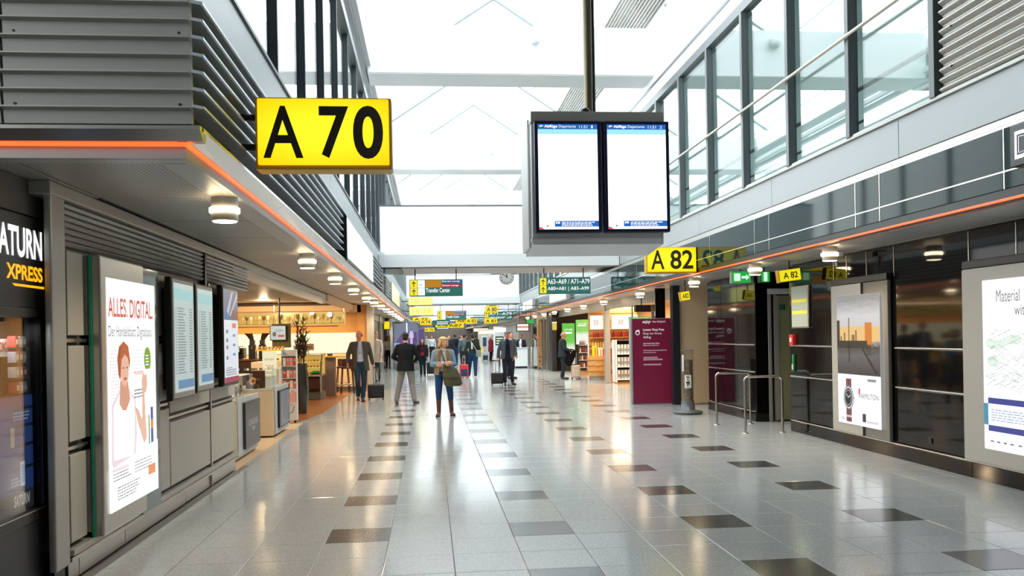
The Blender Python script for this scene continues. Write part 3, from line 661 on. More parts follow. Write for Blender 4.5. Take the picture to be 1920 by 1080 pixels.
for i, (x, y, z, w, h, txt, m) in enumerate(((2.35, 79.3, 2.85, 1.2, .5, 'A85', None), (1.55, 80, 2.45, 1.6, .42, 'A87', None), (.5, 79.6, 2.5, 1.3, .3, 'A78', None))):
    ysign(x, y, z, w, h, txt, 'tiny yellow gate sign %s deep in the hall' % ('reading A85', 'reading A87', 'reading A78')[i], top=True)
for i, (x, y, z) in enumerate(((0.25, 79.2, 2.72), (3.7, 79, 2.95), (.27, 80.2, 2.3))):
    t = thing('direction_sign', 'tiny green direction sign deep in the hall, %s' % ('left of centre', 'right of centre', 'lowest')[i], 'sign', (x, y, z))
    mk('sign_box', CB(x, y, z, x+1.6, y+.12, z+.45, c=.01), GREEN, t); F = Flat(t, (x, y, z), 'S'); F.lines(.4, 1.5, .08, .4, 2, LETW, 'lettering'); mk('hanger_rod', MB().tube((x+.8, y+.06, z+.45), (x+.8, y+.06, 3.56), .015), CHAR, t)
# exit signs and small tilted A 82 boxes under the right soffit
GE = em((30, 170, 70), 1.0); GE2 = em((210, 255, 225), 1.1)
ex = thing('exit_sign', 'green emergency exit sign with white arrow, left one by the doorway', 'sign', (5.27, 14.2, 2.44))
mk('sign_box', CB(5.09, 14.2, 2.44, 5.44, 14.28, 2.645, c=.006), SATIN, ex); F = Flat(ex, (5.09, 14.2, 2.44), 'S'); F.rect(.01, .01, .34, .195, GE, 'sign_face'); F.rect(.05, .04, .16, .165, GE2, 'running_figure', 2)
F.poly([(.18, .08), (.26, .08), (.26, .05), (.32, .1), (.26, .15), (.26, .12), (.18, .12)], GE2, 'arrow', 3); mk('hanger', MB().tube((5.27, 14.24, 2.645), (5.27, 14.24, 2.68), .012), CHAR, ex)
ex = thing('exit_sign', 'small green and white exit cube beside the tilted yellow sign', 'sign', (5.56, 13.9, 2.43))
mk('sign_box', CB(5.49, 13.9, 2.43, 5.66, 14.05, 2.62, c=.006), CHAR, ex); F = Flat(ex, (5.49, 13.9, 2.43), 'S'); F.rect(.01, .01, .15, .18, GE, 'sign_face'); F.rect(.05, .02, .11, .17, GE2, 'door_symbol', 2); mk('hanger', MB().tube((5.57, 13.97, 2.62), (5.57, 13.97, 2.68), .012), CHAR, ex)
def tilted(x, y, z, w, h, ang, txt, lab):
    t = thing('gate_sign', lab, 'sign', (x, y, z)); c, s_ = math.cos(ang), math.sin(ang)
    mb = MB(); vs = []
    for dy in (0, .12):
        for u, v in ((0, 0), (w, 0), (w, h), (0, h)): vs.append((x+u*c-v*s_, y+dy, z+u*s_+v*c))
    mb.add(vs, [(0, 1, 2, 3)[::-1][::-1], (7, 6, 5, 4), (0, 4, 5, 1), (1, 5, 6, 2), (2, 6, 7, 3), (3, 7, 4, 0)]); mk('sign_box', mb, YFR, t)
    F = Flat(t, (x, y, z), 'S', (Vector((c, 0, s_)), Vector((-s_, 0, c)), Vector((0, -1, 0))))
    F.rect(.01, .01, w-.01, h-.01, em((240, 225, 30), 1.0), 'sign_face', 1); F.text(txt, w*.2, h*.25, w*.85, h*.75, LETD, bold=.02)
    mk('hanger', MB().tube((x+w/2, y+.06, z+h*.9), (x+w/2, y+.06, 2.69), .012), CHAR, t)
tilted(5.27, 12.6, 2.345, .35, .19, .12, 'A 82', 'small tilted yellow A 82 box sign above the open door')
tilted(5.05, 17, 2.25, .2, .19, .15, 'A82', 'small tilted yellow sign beside the dark pier')

# ---- projecting white light boxes on the left louvres
t = thing('light_box', 'long white light box projecting from the left louvres', 'sign box', (-1.25, 13.35, 2.85))
mk('box_case', CB(-1.42, 13.35, 2.81, -1.235, 19.4, 3.50, c=.01), CHAR, t); mk('lit_face', CB(-1.24, 13.42, 2.86, -1.228, 19.35, 3.47, c=.003), em((255, 255, 255), 1.4), t)
t = thing('light_box', 'pale yellow light box on the fascia beyond the first bridge, left', 'sign box', (-1.25, 29, 2.85))
mk('box_case', CB(-1.40, 29, 2.85, -1.235, 36, 3.50, c=.01), SATIN, t); mk('lit_face', CB(-1.24, 29.05, 2.88, -1.228, 35.9, 3.47, c=.003), PALEY, t)
for i, y in enumerate((30, 40)):
    t = thing('light_box', 'white light box on the right glass fascia beyond the bridge, %s one' % ('nearer', 'farther')[i], 'sign box', (4.9, y, 2.9))
    mk('box_case', CB(4.78, y, 2.86, 4.93, y+4.2, 3.34, c=.01), SATIN, t); mk('lit_face', CB(4.77, y+.05, 2.92, 4.785, y+4.1, 3.30, c=.003), em((255, 255, 255), 1.3), t)
# end cap after bay one louvre, bay two fascia
struct('wall_left_second', B(-12, 24.1, 2.80, -1.42, 98, 3.9), DGREY, 'upper wall over the left canopy beyond the first bridge', 'wall')
fm = struct('trim_16', None, None, 'silver fascia of the left canopy beyond the first bridge', 'trim')
lip(fm, 1, -1.35, 24.06, 98, -1.255)
for k in range(6): mk('louvre_slat', slat_prism(2.93+k*.1, 25.5, 50), OFFW, fm)
mk('louvre_end', CB(-1.43, 23.9, 2.82, -1.25, 24.02, 3.52, c=.006), SATIN, fm)
c2 = struct('ceiling_left_far', B(-12, 24.0, SZ+.03, -1.4, 120, 2.8), mat('cream_soffit', (196, 184, 166), .6), 'soffit of the left canopy beyond the first bridge', 'ceiling')
c3 = struct('ceiling_right_far', B(4.95, 24.0, 2.70, 13, 120, 2.8), mat('cream_soffit', (196, 184, 166), .6), 'soffit of the right canopy beyond the first bridge', 'ceiling')
for k in range(10):
    mk('ceiling_joint', B(-2.4, 24.5+k*2.5, SZ+.02, -1.5, 24.53+k*2.5, SZ+.035), BRUSH, c2)

# ---- advertising light boxes
t = thing('advert_light_box', 'backlit newspaper advert with red-haired woman in white shirt, left wall', 'poster', (-2.37, 6.4, .24))
mk('box_body', CB(-2.42, 6.40, .235, -2.33, 7.34, 2.245, c=.015), BRUSH, t); mk('glass_backing', CB(-2.415, 7.34, .2, -2.365, 7.83, 2.235, c=.004), mat('grey_glass', (110, 122, 120), .08, spec=.9), t)
mk('glass_edge', B(-2.405, 6.383, .235, -2.39, 6.398, 2.245), GREENE, t)
PW, PHt = 1.10, 1.715
F = Flat(t, (-2.328, 6.50, .375), 'E')
LW = em((248, 250, 252), 1.15); 
F.rect(0, 0, PW, PHt, LW, 'poster_sheet', 1)
mk('poster_frame', CB(-2.36, 7.33, .37, -2.33, 7.61, 2.095, c=.004), BRUSH, t)
tx_r = em((214, 80, 50), .8); tx_g = em((120, 120, 128), .8)
F.text('ALLES. DIGITAL.', .03, 1.43, 1.04, 1.575, tx_r, lay=2, bold=.015); F.text('Der Handelsblatt Digitalpass', .03, 1.26, 1.0, 1.365, tx_g, lay=2)
sk = em((236, 186, 160), .9); sk2 = em((220, 160, 132), .85); hr = em((196, 96, 48), .8); hr2 = em((168, 74, 36), .8); sh_ = em((252, 244, 246), 1.05); sh2 = em((232, 216, 222), .95)
F.lines(.05, .5, .75, 1.2, 18, em((228, 206, 206), 1.0), lay=2, fill=.3, ragged=.1); F.lines(.55, 1.0, 1.0, 1.2, 7, em((214, 222, 224), 1.0), lay=2, fill=.3)
F.poly([(.30, .30), (.30, .70), (.36, .78), (.40, 1.0), (.34, 1.05)][:0] or [(.05, .36), (.07, .78), (.22, .88), (.44, .88), (.58, .80), (.60, .52), (.56, .34), (.08, .30)], sh2, 'shirt', 3)
F.poly([(.09, .37), (.10, .76), (.24, .865), (.42, .865), (.55, .78), (.55, .52), (.52, .36)], sh_, 'shirt', 4)
F.poly([(.22, .78), (.24, .95), (.40, .95), (.45, .80), (.36, .72), (.28, .73)], sk2, 'neck', 5)
F.poly([(.24, 1.0), (.23, 1.12), (.28, 1.2), (.38, 1.2), (.43, 1.1), (.42, .98), (.36, .9), (.29, .92)], sk, 'face', 6)
F.poly([(.20, 1.0), (.18, 1.12), (.22, 1.21), (.32, 1.25), (.42, 1.21), (.455, 1.1), (.44, 1.03), (.41, 1.12), (.34, 1.15), (.27, 1.11), (.25, 1.02), (.24, .95)], hr, 'hair', 7)
F.poly([(.20, 1.0), (.18, 1.12), (.22, 1.21), (.27, 1.2), (.22, 1.1), (.235, .96)], hr2, 'hair', 8)
F.polys([[(.29, 1.04), (.32, 1.045), (.32, 1.055), (.29, 1.05)], [(.37, 1.045), (.40, 1.04), (.40, 1.05), (.37, 1.055)]], em((90, 60, 50), .6), 'eye', 8)
F.poly([(.30, .965), (.34, .95), (.38, .965), (.34, .975)], em((200, 80, 80), .8), 'mouth', 8)
F.poly([(.55, .74), (.62, .60), (.76, .42), (.83, .46), (.80, .66), (.79, .84), (.74, .84), (.72, .62), (.64, .70)], sk, 'arm', 5)
F.poly([(.73, .83), (.72, .93), (.76, 1.0), (.80, .97), (.84, .99), (.86, .90), (.82, .83)], sk, 'hand', 6)
F.rect(.80, .86, 1.0, 1.02, em((255, 255, 255), 1.2), 'card', 5); F.ell(.88, 1.10, .085, .10, em((120, 170, 50), .85), 'green_badge', 4); F.lines(.83, .93, 1.05, 1.15, 4, LETW, lay=5, fill=.4)
F.rect(.94, .40, 1.0, .70, em((60, 80, 150), .8), 'tower_of_books', 4); F.rect(.94, .52, 1.0, .60, em((230, 130, 60), .9), 'orange_book', 5); F.rect(.88, .40, .91, .64, em((90, 180, 90), .8), 'green_book', 4)
F.text('Handelsblatt', .56, 1.0-.02, .78, 1.02, tx_r, lay=4); F.lines(.55, .78, .8, .88, 3, tx_g, lay=4)
F.poly([(0, .0), (PW, .0), (PW, .42), (0, .31)], LW, 'lower_field', 7); F.lines(.06, .45, .22, .29, 3, tx_g, lay=9, fill=.35); F.lines(.52, .98, .22, .32, 4, tx_g, lay=9, fill=.3)
F.lines(.14, .7, .07, .18, 5, tx_g, lay=9, fill=.35); F.rect(.84, .15, 1.02, .23, em((232, 140, 90), .95), 'orange_panel', 9); F.text('Handelsblatt', .05, .29, .38, .315, tx_r, lay=9)

def wall_screen(y0, y1, z0, z1, lab, style):
    t = thing('information_screen', lab, 'screen', (-2.36, y0, z0))
    mk('screen_case', CB(-2.355, y0, z0, -2.30, y1, z1, c=.008), BLACK, t); mk('wall_bracket', CB(-2.418, y0+.12, z0+.1, -2.355, y1-.12, z1-.1, c=.006), CHAR, t)
    mk('screen_frame', CB(-2.302, y0+.02, z0+.02, -2.292, y1-.02, z1-.02, c=.003), SATIN if style < 2 else BLACK, t)
    w, h = y1-y0, z1-z0; F = Flat(t, (-2.291, y0, z0), 'E')
    if style < 2:
        F.rect(.05, .07, w-.05, h-.05, em((196, 216, 216), .75), 'screen_surface'); F.rect(.05, h-.2, w-.05, h-.1, em((160, 214, 216), .75), 'screen_band', 2)
        F.rect(.15, .1, w-.05, .18, em((96, 150, 196), .7), 'screen_footer', 2)
        L = []
        for i in range(24): 
            v = .24+i*(h-.5)/24; L += [(.09, v, .12, v+.012), (.16, v, .33+.1*random.random(), v+.012), (w-.2, v, w-.1, v+.012)]
        F.rects(L, em((140, 158, 158), .7), 'flight_rows', 2)
    else:
        F.rect(.04, .04, w-.04, h-.04, em((226, 232, 240), .9), 'screen_surface'); F.rect(.04, .04, w-.04, .1, em((170, 30, 80), .8), 'screen_footer', 2)
        F.rect(.04, h*.66, w-.04, h-.04, em((120, 124, 148), .7), 'photo_area', 2); F.polys([[(.1, h*.68), (.22, h*.68), (.5, h-.06), (.42, h-.06)], [(.3, h*.7), (.36, h*.7), (w-.06, h*.9), (w-.06, h*.96)]], em((200, 196, 210), .8), 'photo_detail', 3)
        F.rect(w*.55, h*.67, w-.05, h*.76, em((150, 90, 70), .7), 'photo_area', 4); F.ell(.16, h*.7, .08, .05, em((60, 130, 190), .7), 'photo_detail', 4)
        F.rects([(.12, v, .22, v+.04) for v in (.3, .42, .5, .6)]+[(.12, .2, .4, .21)], em((120, 150, 150), .8), 'print', 3); F.rect(w*.55, h*.58, w*.8, h*.63, em((230, 120, 70), .9), 'print', 3); F.rects([(w*.58, v, w*.75, v+.03) for v in (.34, .45, .56)], em((110, 160, 220), .8), 'print', 3)
        F.lines(.1, w-.1, .12, .2, 3, tx_g, lay=3)
wall_screen(7.98, 8.72, 1.08, 2.20, 'left pale flight list screen in black case on the metal wall', 0)
wall_screen(8.78, 9.46, 1.10, 2.19, 'right pale flight list screen in black case on the metal wall', 1)
wall_screen(9.88, 10.66, 1.10, 2.24, 'upright information screen with photo on top, end of the metal wall', 2)

def advert_right(y0, y1, z0, z1, name, lab, two=True):
    t = thing('advert_light_box', lab, 'poster', (5.74, (y0+y1)/2, z0))
    if two:
        ym = y1-.86; mk('box_body', CB(5.72, ym, z0, RX-.013, y1, z1, c=.012), TAUPE, t); mk('side_panel', CB(5.74, y0, z0, RX-.013, ym-.01, z1, c=.01), mat('grey_side_panel', (124, 122, 116), .2, metal=.2), t)
        mk('joint_strip', B(5.718, ym-.02, z0, 5.73, ym, z1), CHAR, t)
    else: mk('box_body', CB(5.70, y0, z0, RX-.013, y1, z1, c=.02), TAUPE, t)
    mk('top_housing', CB(5.72, y0-.02, z1+.003, RX-.013, y1+.02, z1+.09, c=.01), BLACK, t)
    return t
t = advert_right(10.38, 11.88, .2, 2.24, 'x', 'backlit watch advert with city skyline photo on the black wall')
F = Flat(t, (5.712, 11.68, .33), 'W'); w, h = 1.16, 1.76
F.rect(0, 0, w, h, LW, 'poster_sheet'); PHG = mat('poster_photo', (20, 20, 20), .3)
def ramp_em(name, stops, axis=2):
    m = bpy.data.materials.new(name); m.use_nodes = True; nt = m.node_tree; b = nt.nodes['Principled BSDF']; b.inputs['Base Color'].default_value = (.02, .02, .02, 1); b.inputs['Roughness'].default_value = .2
    tc = nt.nodes.new('ShaderNodeTexCoord'); sp = nt.nodes.new('ShaderNodeSeparateXYZ'); cr = nt.nodes.new('ShaderNodeValToRGB'); ns = nt.nodes.new('ShaderNodeTexNoise'); ns.inputs['Scale'].default_value = 6
    mp = nt.nodes.new('ShaderNodeMapping'); mp.inputs['Scale'].default_value = (1, 1, 4); ad = nt.nodes.new('ShaderNodeMath'); ad.operation = 'MULTIPLY_ADD'; ad.inputs[1].default_value = .12
    nt.links.new(tc.outputs['Generated'], sp.inputs[0]); nt.links.new(tc.outputs['Generated'], mp.inputs[0]); nt.links.new(mp.outputs[0], ns.inputs['Vector']); nt.links.new(ns.outputs['Fac'], ad.inputs[0]); nt.links.new(sp.outputs[2], ad.inputs[2]); nt.links.new(ad.outputs[0], cr.inputs[0])
    cr.color_ramp.elements[0].position = stops[0][0]; cr.color_ramp.elements[0].color = (*s2l(stops[0][1]), 1); cr.color_ramp.elements[1].position = stops[-1][0]; cr.color_ramp.elements[1].color = (*s2l(stops[-1][1]), 1)
    for p, c in stops[1:-1]: e = cr.color_ramp.elements.new(p); e.color = (*s2l(c), 1)
    nt.links.new(cr.outputs[0], b.inputs['Emission Color']); b.inputs['Emission Strength'].default_value = .9; return m
PHOTO = ramp_em('poster_sky_photo', [(0, (40, 42, 46)), (.3, (96, 98, 102)), (.42, (60, 58, 56)), (.5, (205, 205, 205)), (.8, (214, 216, 218)), (1, (150, 152, 154))])
F.rect(0, .68, w, h, PHOTO, 'skyline_photo', 2)
dk_ = em((52, 50, 50), .7)
for a, b, c in ((0, .08, 1.42), (.1, .14, 1.2), (.2, .24, 1.25), (.33, .36, 1.45), (.42, .5, 1.22), (.52, .56, 1.28)): F.rect(a, 1.13, b, c, em((150, 110, 60), .8) if a > .05 else dk_, 'tower_silhouette', 4)
F.rect(.02, 1.13, w, 1.33, em((238, 196, 130), .95), 'sunlit_band', 3); F.rect(.78, 1.08, .96, 1.38, em((216, 128, 36), .95), 'orange_pane', 4); F.rect(0, 1.04, w*.72, 1.14, dk_, 'shore', 5)
F.rects([(.84, .95, .86, 1.1), (.9, .95, .92, 1.1), (.33, .85, .355, 1.1)], dk_, 'post', 5); F.poly([(.68, 1.04), (.72, 1.04), (1.1, .72), (1.04, .70)], dk_, 'pier_line', 5)
# watch
cx, cy = .31, .36
strap = em((70, 66, 96), .7); strap2 = em((200, 90, 60), .8)
F.rect(cx-.075, .03, cx+.075, .62, strap, 'watch_strap', 3); F.rects([(cx-.045, .03, cx-.02, .62), (cx+.02, .03, cx+.045, .62)], strap2, 'strap_stripe', 4); F.rect(cx-.08, .09, cx+.08, .12, em((210, 210, 215), .9), 'strap_loop', 5)
F.ell(cx, cy, .145, .165, em((150, 152, 160), .8), 'watch_case', 6); F.ell(cx, cy, .125, .145, em((230, 230, 235), 1.0), 'watch_ring', 7); F.ell(cx, cy, .11, .13, em((50, 52, 60), .7), 'bezel', 8); F.ell(cx, cy, .085, .105, em((225, 225, 230), .9), 'watch_ring', 9); F.ell(cx, cy, .078, .098, em((30, 32, 40), .6), 'dial', 10)
F.polys([[(cx-.005, cy), (cx+.005, cy), (cx-.045, cy+.05), (cx-.055, cy+.045)], [(cx, cy-.006), (cx, cy+.006), (cx+.055, cy+.04), (cx+.06, cy+.03)]], LETW, 'watch_hand', 11); F.rect(cx+.145, cy-.015, cx+.165, cy+.015, em((150, 152, 160), .8), 'crown', 6)
F.text('HAMILTON', .60, .37, 1.1, .44, em((110, 112, 120), .8), lay=3); F.rect(.585, .42, .625, .50, em((214, 60, 50), .9), 'red_mark', 4); F.lines(.82, 1.1, .6, .64, 1, tx_g, fill=.9)
F.rect(.68, .06, .77, .17, em((60, 60, 66), .7), 'logo_block', 3); F.lines(.8, 1.1, .06, .09, 2, tx_g); F.lines(.08, .2, .05, .09, 2, tx_g)

t = advert_right(7.0, 8.80, .2, 2.24, 'y', 'large backlit drawing advert reading Material at the right edge', two=False)
F = Flat(t, (5.69, 8.43, .37), 'W'); F.rect(0, 0, 1.25, 1.73, LW, 'poster_sheet')
F.text('Material', .22, 1.50, .57, 1.62, em((120, 124, 130), .8)); F.text('with', .49, 1.36, .69, 1.47, em((120, 124, 130), .8))
ln = MB(); rr = random.Random(3)
for i in range(420):
    u = rr.uniform(.03, 1.1); v = rr.uniform(.62, 1.22); a = rr.choice([.5, .55, -.45, 1.5]) ; L = rr.uniform(.03, .16); du, dv = math.cos(a)*L, math.sin(a)*L*.7; v2 = min(1.22, max(.56, v+dv)); u2_ = min(1.2, u+du)
    ln.add([F.P(u, v, .0025), F.P(u2_, v2, .0025), F.P(u2_, v2+.004, .0025), F.P(u, v+.004, .0025)], [(0, 1, 2, 3)])
mk('drawing_lines', ln, em((178, 190, 186), .9), t)
for i, (u, v, a, b) in enumerate(((.2, 1.08, .16, .05), (.45, 1.12, .14, .05), (.15, .9, .09, .05))): F.ell(u, v, a, b, em((222, 238, 228), 1.05), 'green_wash', 1.5)
F.rect(0, .25, .07, .47, em((70, 160, 196), .8), 'blue_tab', 3); F.rects([(.07, .19, 1.25, .25), (.07, .47, 1.25, .53)], em((60, 74, 160), .8), 'blue_bar', 3); F.rect(.07, .25, 1.25, .47, LW, 'text_field', 3); F.lines(.12, .9, .30, .43, 5, em((170, 190, 220), .9), lay=4, fill=.4, ragged=.1); F.rects([(u, .08, u+.05, .095) for u in (.1, .2, .3, .4, .52)], tx_g, 'logos', 3)
# wall mounted bits by the doorway
t = thing('call_point', 'small red fire call point on the black wall beside the doorway', 'alarm', (5.78, 13.35, 1.42)); mk('box', CB(5.74, 13.26, 1.39, 5.80, 13.4, 1.56, c=.01), RED, t); mk('window', B(5.735, 13.3, 1.44, 5.742, 13.36, 1.51), OFFW, t)
t = thing('key_box', 'narrow green emergency strip on black wall below red call point', 'switch', (5.78, 13.34, 1.0)); mk('cover', CB(5.77, 13.31, .97, 5.80, 13.37, 1.24, c=.005), pt((30, 120, 60)), t); mk('handle', CB(5.76, 13.32, 1.0, 5.772, 13.36, 1.08, c=.003), OFFW, t)
t = thing('notice_board', 'tall framed notice panel on the black wall above the call point', 'board', (5.77, 12.8, 1.65)); mk('frame', CB(5.765, 12.72, 1.66, 5.80, 13.35, 2.32, c=.008), STEEL, t); F = Flat(t, (5.764, 13.33, 1.68), 'W'); F.rect(0, 0, .59, .62, pt((150, 160, 150)), 'sheet'); F.rects([(.02, .38, .57, .43), (.02, .2, .57, .25)], pt((200, 200, 60)), 'stripe', 2)
t = thing('security_camera', 'small white camera hanging from the right soffit near the watch advert', 'camera', (5.5, 11.2, 2.5)); mk('base', CB(5.42, 11.15, 2.61, 5.56, 11.3, 2.675, c=.01), OFFW, t); mk('stem', MB().tube((5.49, 11.22, 2.48), (5.49, 11.22, 2.62), .022), SATIN, t)
t = thing('shop_sign', 'glowing outlined letter D sign on the glass fascia at right edge', 'sign', (4.90, 6.6, 2.93)); mk('sign_box', CB(4.88, 5.4, 2.95, 4.925, 6.83, 3.30, c=.008), BLACK, t)
F = Flat(t, (4.879, 6.80, 2.97), 'W'); F.text('D', .03, .04, .24, .27, em((235, 230, 255), 1.6), bold=.04); F.text('D', .06, .07, .21, .24, BLACK, lay=4, bold=-.01)
F.text('UTY FREE', .32, .03, 1.4, .33, em((235, 230, 255), 1.6), bold=.02)

# ---- kiosk of the electronics shop at the left edge
t = thing('shop_kiosk', 'black electronics vending kiosk with white and yellow illuminated name', 'kiosk', (-2.6, 5.2, 0))
KY = 5.92
mk('upper_panel', CB(-2.60, 4.2, 1.84, -2.50, KY, 2.42, c=.008), CHAR, t); mk('upper_panel', CB(-2.60, 4.2, 2.43, -2.52, KY, 2.66, c=.008), DGREY, t)
mk('lower_panel', CB(-2.60, 4.2, 0.05, -2.50, KY, .50, c=.008), CHAR, t)
for a in ((4.2, .50, KY, .58), (4.2, 1.78, KY, 1.84)): mk('window_frame', CB(-2.6, a[0], a[1], -2.49, a[2], a[3], c=.008), BLACK, t)
mk('window_frame', CB(-2.6, 5.82, .58, -2.49, KY, 1.78, c=.008), BLACK, t); mk('frame_edge', B(-2.492, 4.2, .565, -2.486, 5.86, .572), BRUSH, t)
mk('window_glass', B(-2.51, 4.2, .58, -2.505, 5.82, 1.78), GLZ, t)
F = Flat(t, (-2.50, 5.13, 1.84), 'E')
F.text('SATURN', .10, .31, .74, .50, LETW, lay=3, bold=.03); ye = em((255, 176, 20), 1.3); F.text('XPRESS', .26, .17, .74, .265, ye, lay=3, bold=.03); F.poly([(.33, .145), (.36, .13), (.76, .13), (.76, .145)], ye, 'underline', 3)
ki = thing('display_graphic', 'blue backlit product graphic inside the kiosk window', 'display', (-2.66, 5.2, .58))
BLU = em((44, 84, 160), .28)
mk('backboard', B(-2.66, 4.3, .58, -2.63, 5.82, 1.75), CHAR, ki)
mk('graphic_board', B(-2.56, 4.3, .585, -2.545, 5.80, 1.30), CHAR, ki)
F = Flat(ki, (-2.544, 4.9, .585), 'E'); F.rect(-.6, 0, .90, .71, BLU, 'blue_field'); F.rect(-.6, 0, .90, .12, em((60, 60, 66), .3), 'grey_field', 2)
for v in (.26, .40, .52, .63): F.poly([(.50+v*.1, v-.008), (.7, v+.012), (.90, v+.012), (.90, v-.008)], em((16, 24, 60), .3), 'dark_band', 2)
ll2 = em((170, 190, 220), .35); F.rect(.72, .15, .78, .30, em((200, 205, 215), .45), 'phone', 3); F.rect(.727, .17, .773, .285, em((80, 150, 210), .5), 'phone_screen', 4); F.rect(.60, .40, .65, .52, em((170, 170, 150), .4), 'phone', 3)
F.text('SATURN', .63, .03, .84, .10, em((190, 190, 190), .5), lay=3, bold=.03, shear=.2); F.lines(.64, .85, .56, .62, 3, ll2, lay=3); F.lines(.60, .72, .16, .22, 3, ll2, lay=3)
sh = mk('top_banner', B(-2.62, 4.6, 1.54, -2.60, 5.62, 1.65), pt((190, 186, 180)), ki); F2 = Flat(sh, (-2.60, 5.1, 1.54), 'E'); F2.text('TECH-NICK', .02, .03, .50, .09, pt((170, 40, 40)), bold=.02)
for r_ in range(4):
    z = 1.31+r_*.095
    mk('shelf', B(-2.625, 5.60, z-.01, -2.54, 5.76, z), CHAR, ki)
    for q in range(3):
        c_ = ((178, 60, 60), (196, 190, 186), (160, 160, 170))[(q+r_) % 3]
        b_ = thing('product_box', ('lowest', 'second', 'third', 'top')[r_]+' row gadget pack in the kiosk window, '+('left', 'middle', 'right')[q]+' one', 'box', (-2.58, 5.62+q*.05, z), 'packages in the kiosk window'); mk('carton', CB(-2.60, 5.605+q*.05, z, -2.55, 5.648+q*.05, z+.07, c=.004), pt(c_), b_); mk('label', B(-2.549, 5.612+q*.05, z+.02, -2.547, 5.64+q*.05, z+.05), pt((230, 226, 220)), b_)
lt = bpy.data.lights.new('kiosk_light', 'AREA'); lt.energy = 1.5; lt.size = .1; lo = bpy.data.objects.new('kiosk_light', lt); COL.objects.link(lo); lo.location = (-2.57, 5.5, 1.75)
struct('wall_kiosk_side', B(-3.2, 3.9, 0, -2.62, 4.2, 2.66), CHAR, 'dark side of the kiosk', 'wall'); struct('wall_kiosk_back', B(-3.3, 4.2, 0, -2.68, 6.05, 2.66), CHAR, 'dark back of the kiosk', 'wall')

# ---- U rails, purple totem, collection tube, column
def urail(y, lab):
    t = thing('barrier_rail', lab, 'rail', (5.27, y, 0)); a, b = 4.965, 5.575; r = .07; pts = [(a, y, 0), (a, y, .9-r)]
    for k in range(1, 7): q = PI/2*k/6; pts.append((a+r-r*math.cos(q), y, .9-r+r*math.sin(q)))
    for k in range(0, 7): q = PI/2*k/6; pts.append((b-r+r*math.sin(q), y, .9-r+r*math.cos(q)))
    pts.append((b, y, 0)); mk('bent_tube', MB().path(pts, .021, 12), STEEL, t)
    for x in (a, b): mk('floor_plate', MB().lathe((x, y, 0), [(0, .05), (.008, .05), (.012, .03)], 16), STEEL, t)
urail(14.7, 'farther stainless steel U-shaped rail standing on the floor by the doorway'); urail(13.32, 'nearer stainless steel U-shaped rail standing on the floor by the doorway')
t = thing('totem_sign', 'tall dark purple duty free totem sign standing on the floor', 'sign', (5.05, 19.4, 0))
PUR = mat('purple_panel', (110, 22, 52), .3, emit=(100, 24, 50), es=.25)
mk('panel', CB(4.60, 19.38, .02, 5.53, 19.5, 1.95, c=.006), PUR, t)
for x0, x1 in ((4.55, 4.598), (5.532, 5.565)): mk('edge_post', CB(x0, 19.36, 0, x1, 19.52, 1.97, c=.01), SATIN, t)
mk('foot_rail', CB(4.598, 19.4, 0, 5.53, 19.48, .02, c=.004), SATIN, t); mk('top_rail', CB(4.598, 19.4, 1.95, 5.53, 19.48, 1.965, c=.004), SATIN, t)
F = Flat(t, (4.60, 19.379, .02), 'S'); LT = em((230, 222, 224), .9); yq = .0
F.text('enjoy', .24, 1.81, .44, 1.90, LT, bold=.02, shear=.35); F.text('the Airport', .47, 1.83, .78, 1.89, LT); F.text('Letzter Duty Free', .25, 1.64, .74, 1.71, LT, bold=.015); F.text('Shop vor Ihrem', .25, 1.56, .68, 1.62, LT); F.text('Abflug', .25, 1.47, .43, 1.54, LT)
F.text('Last Duty Free Shop', .25, 1.35, .63, 1.385, LT, bold=.015); F.text('before your departure', .25, 1.305, .61, 1.34, LT); F.text('Последний магазин Duty Free', .25, 1.19, .80, 1.225, LT); F.text('перед отлётом', .25, 1.145, .54, 1.175, LT)
for v, n in ((1.03, 12), (.985, 16), (.87, 15)):
    L = []
    for i in range(n):
        u = .25+i*.028; L += [(u, v, u+.02, v+.004), (u, v+.012, u+.02, v+.016), (u, v+.024, u+.02, v+.028), (u+.008, v, u+.012, v+.028)]
    F.rects(L, LT, 'characters', 2)
pts = []
for k in range(25): a = 2*PI*k/24; pts.append((a))
ring = []
for k in range(24):
    a0, a1 = 2*PI*k/24, 2*PI*(k+1)/24; rr0, rr1 = (.052, .032); ring.append([(.12+rr0*math.cos(a0), 1.62+rr0*1.15*math.sin(a0)), (.12+rr0*math.cos(a1), 1.62+rr0*1.15*math.sin(a1)), (.12+rr1*math.cos(a1), 1.61+rr1*math.sin(a1)), (.12+rr1*math.cos(a0), 1.61+rr1*math.sin(a0))])
F.polys(ring, LT, 'bag_symbol', 2); F.poly([(.12, 1.67), (.16, 1.69), (.165, 1.65)], LT, 'bag_symbol', 2)
t = thing('collection_tube', 'clear coin collection tube with panda emblem on a round grey base', 'collection box', (5.09, 16.8, 0))
GB = mat('grey_plastic', (84, 88, 92), .4)
mk('base', MB().lathe((5.09, 16.8, 0), [(0, .27), (.03, .29), (.06, .28), (.075, .2), (.085, .14), (.25, .13), (.27, .12)], 32), GB, t)
mk('contents', MB().lathe((5.09, 16.8, 0), [(.27, .105), (1.08, .105)], 24), mat('coins_and_notes', (132, 112, 92), .5, noise=.9, nscale=18), t)
mk('tube', MB().lathe((5.09, 16.8, 0), [(.25, .122), (1.27, .122)], 32), glass('acrylic', (.93, .95, .95), .06), t)
mk('rim', MB().lathe((5.09, 16.8, 0), [(1.265, .125), (1.28, .125)], 24), GB, t)
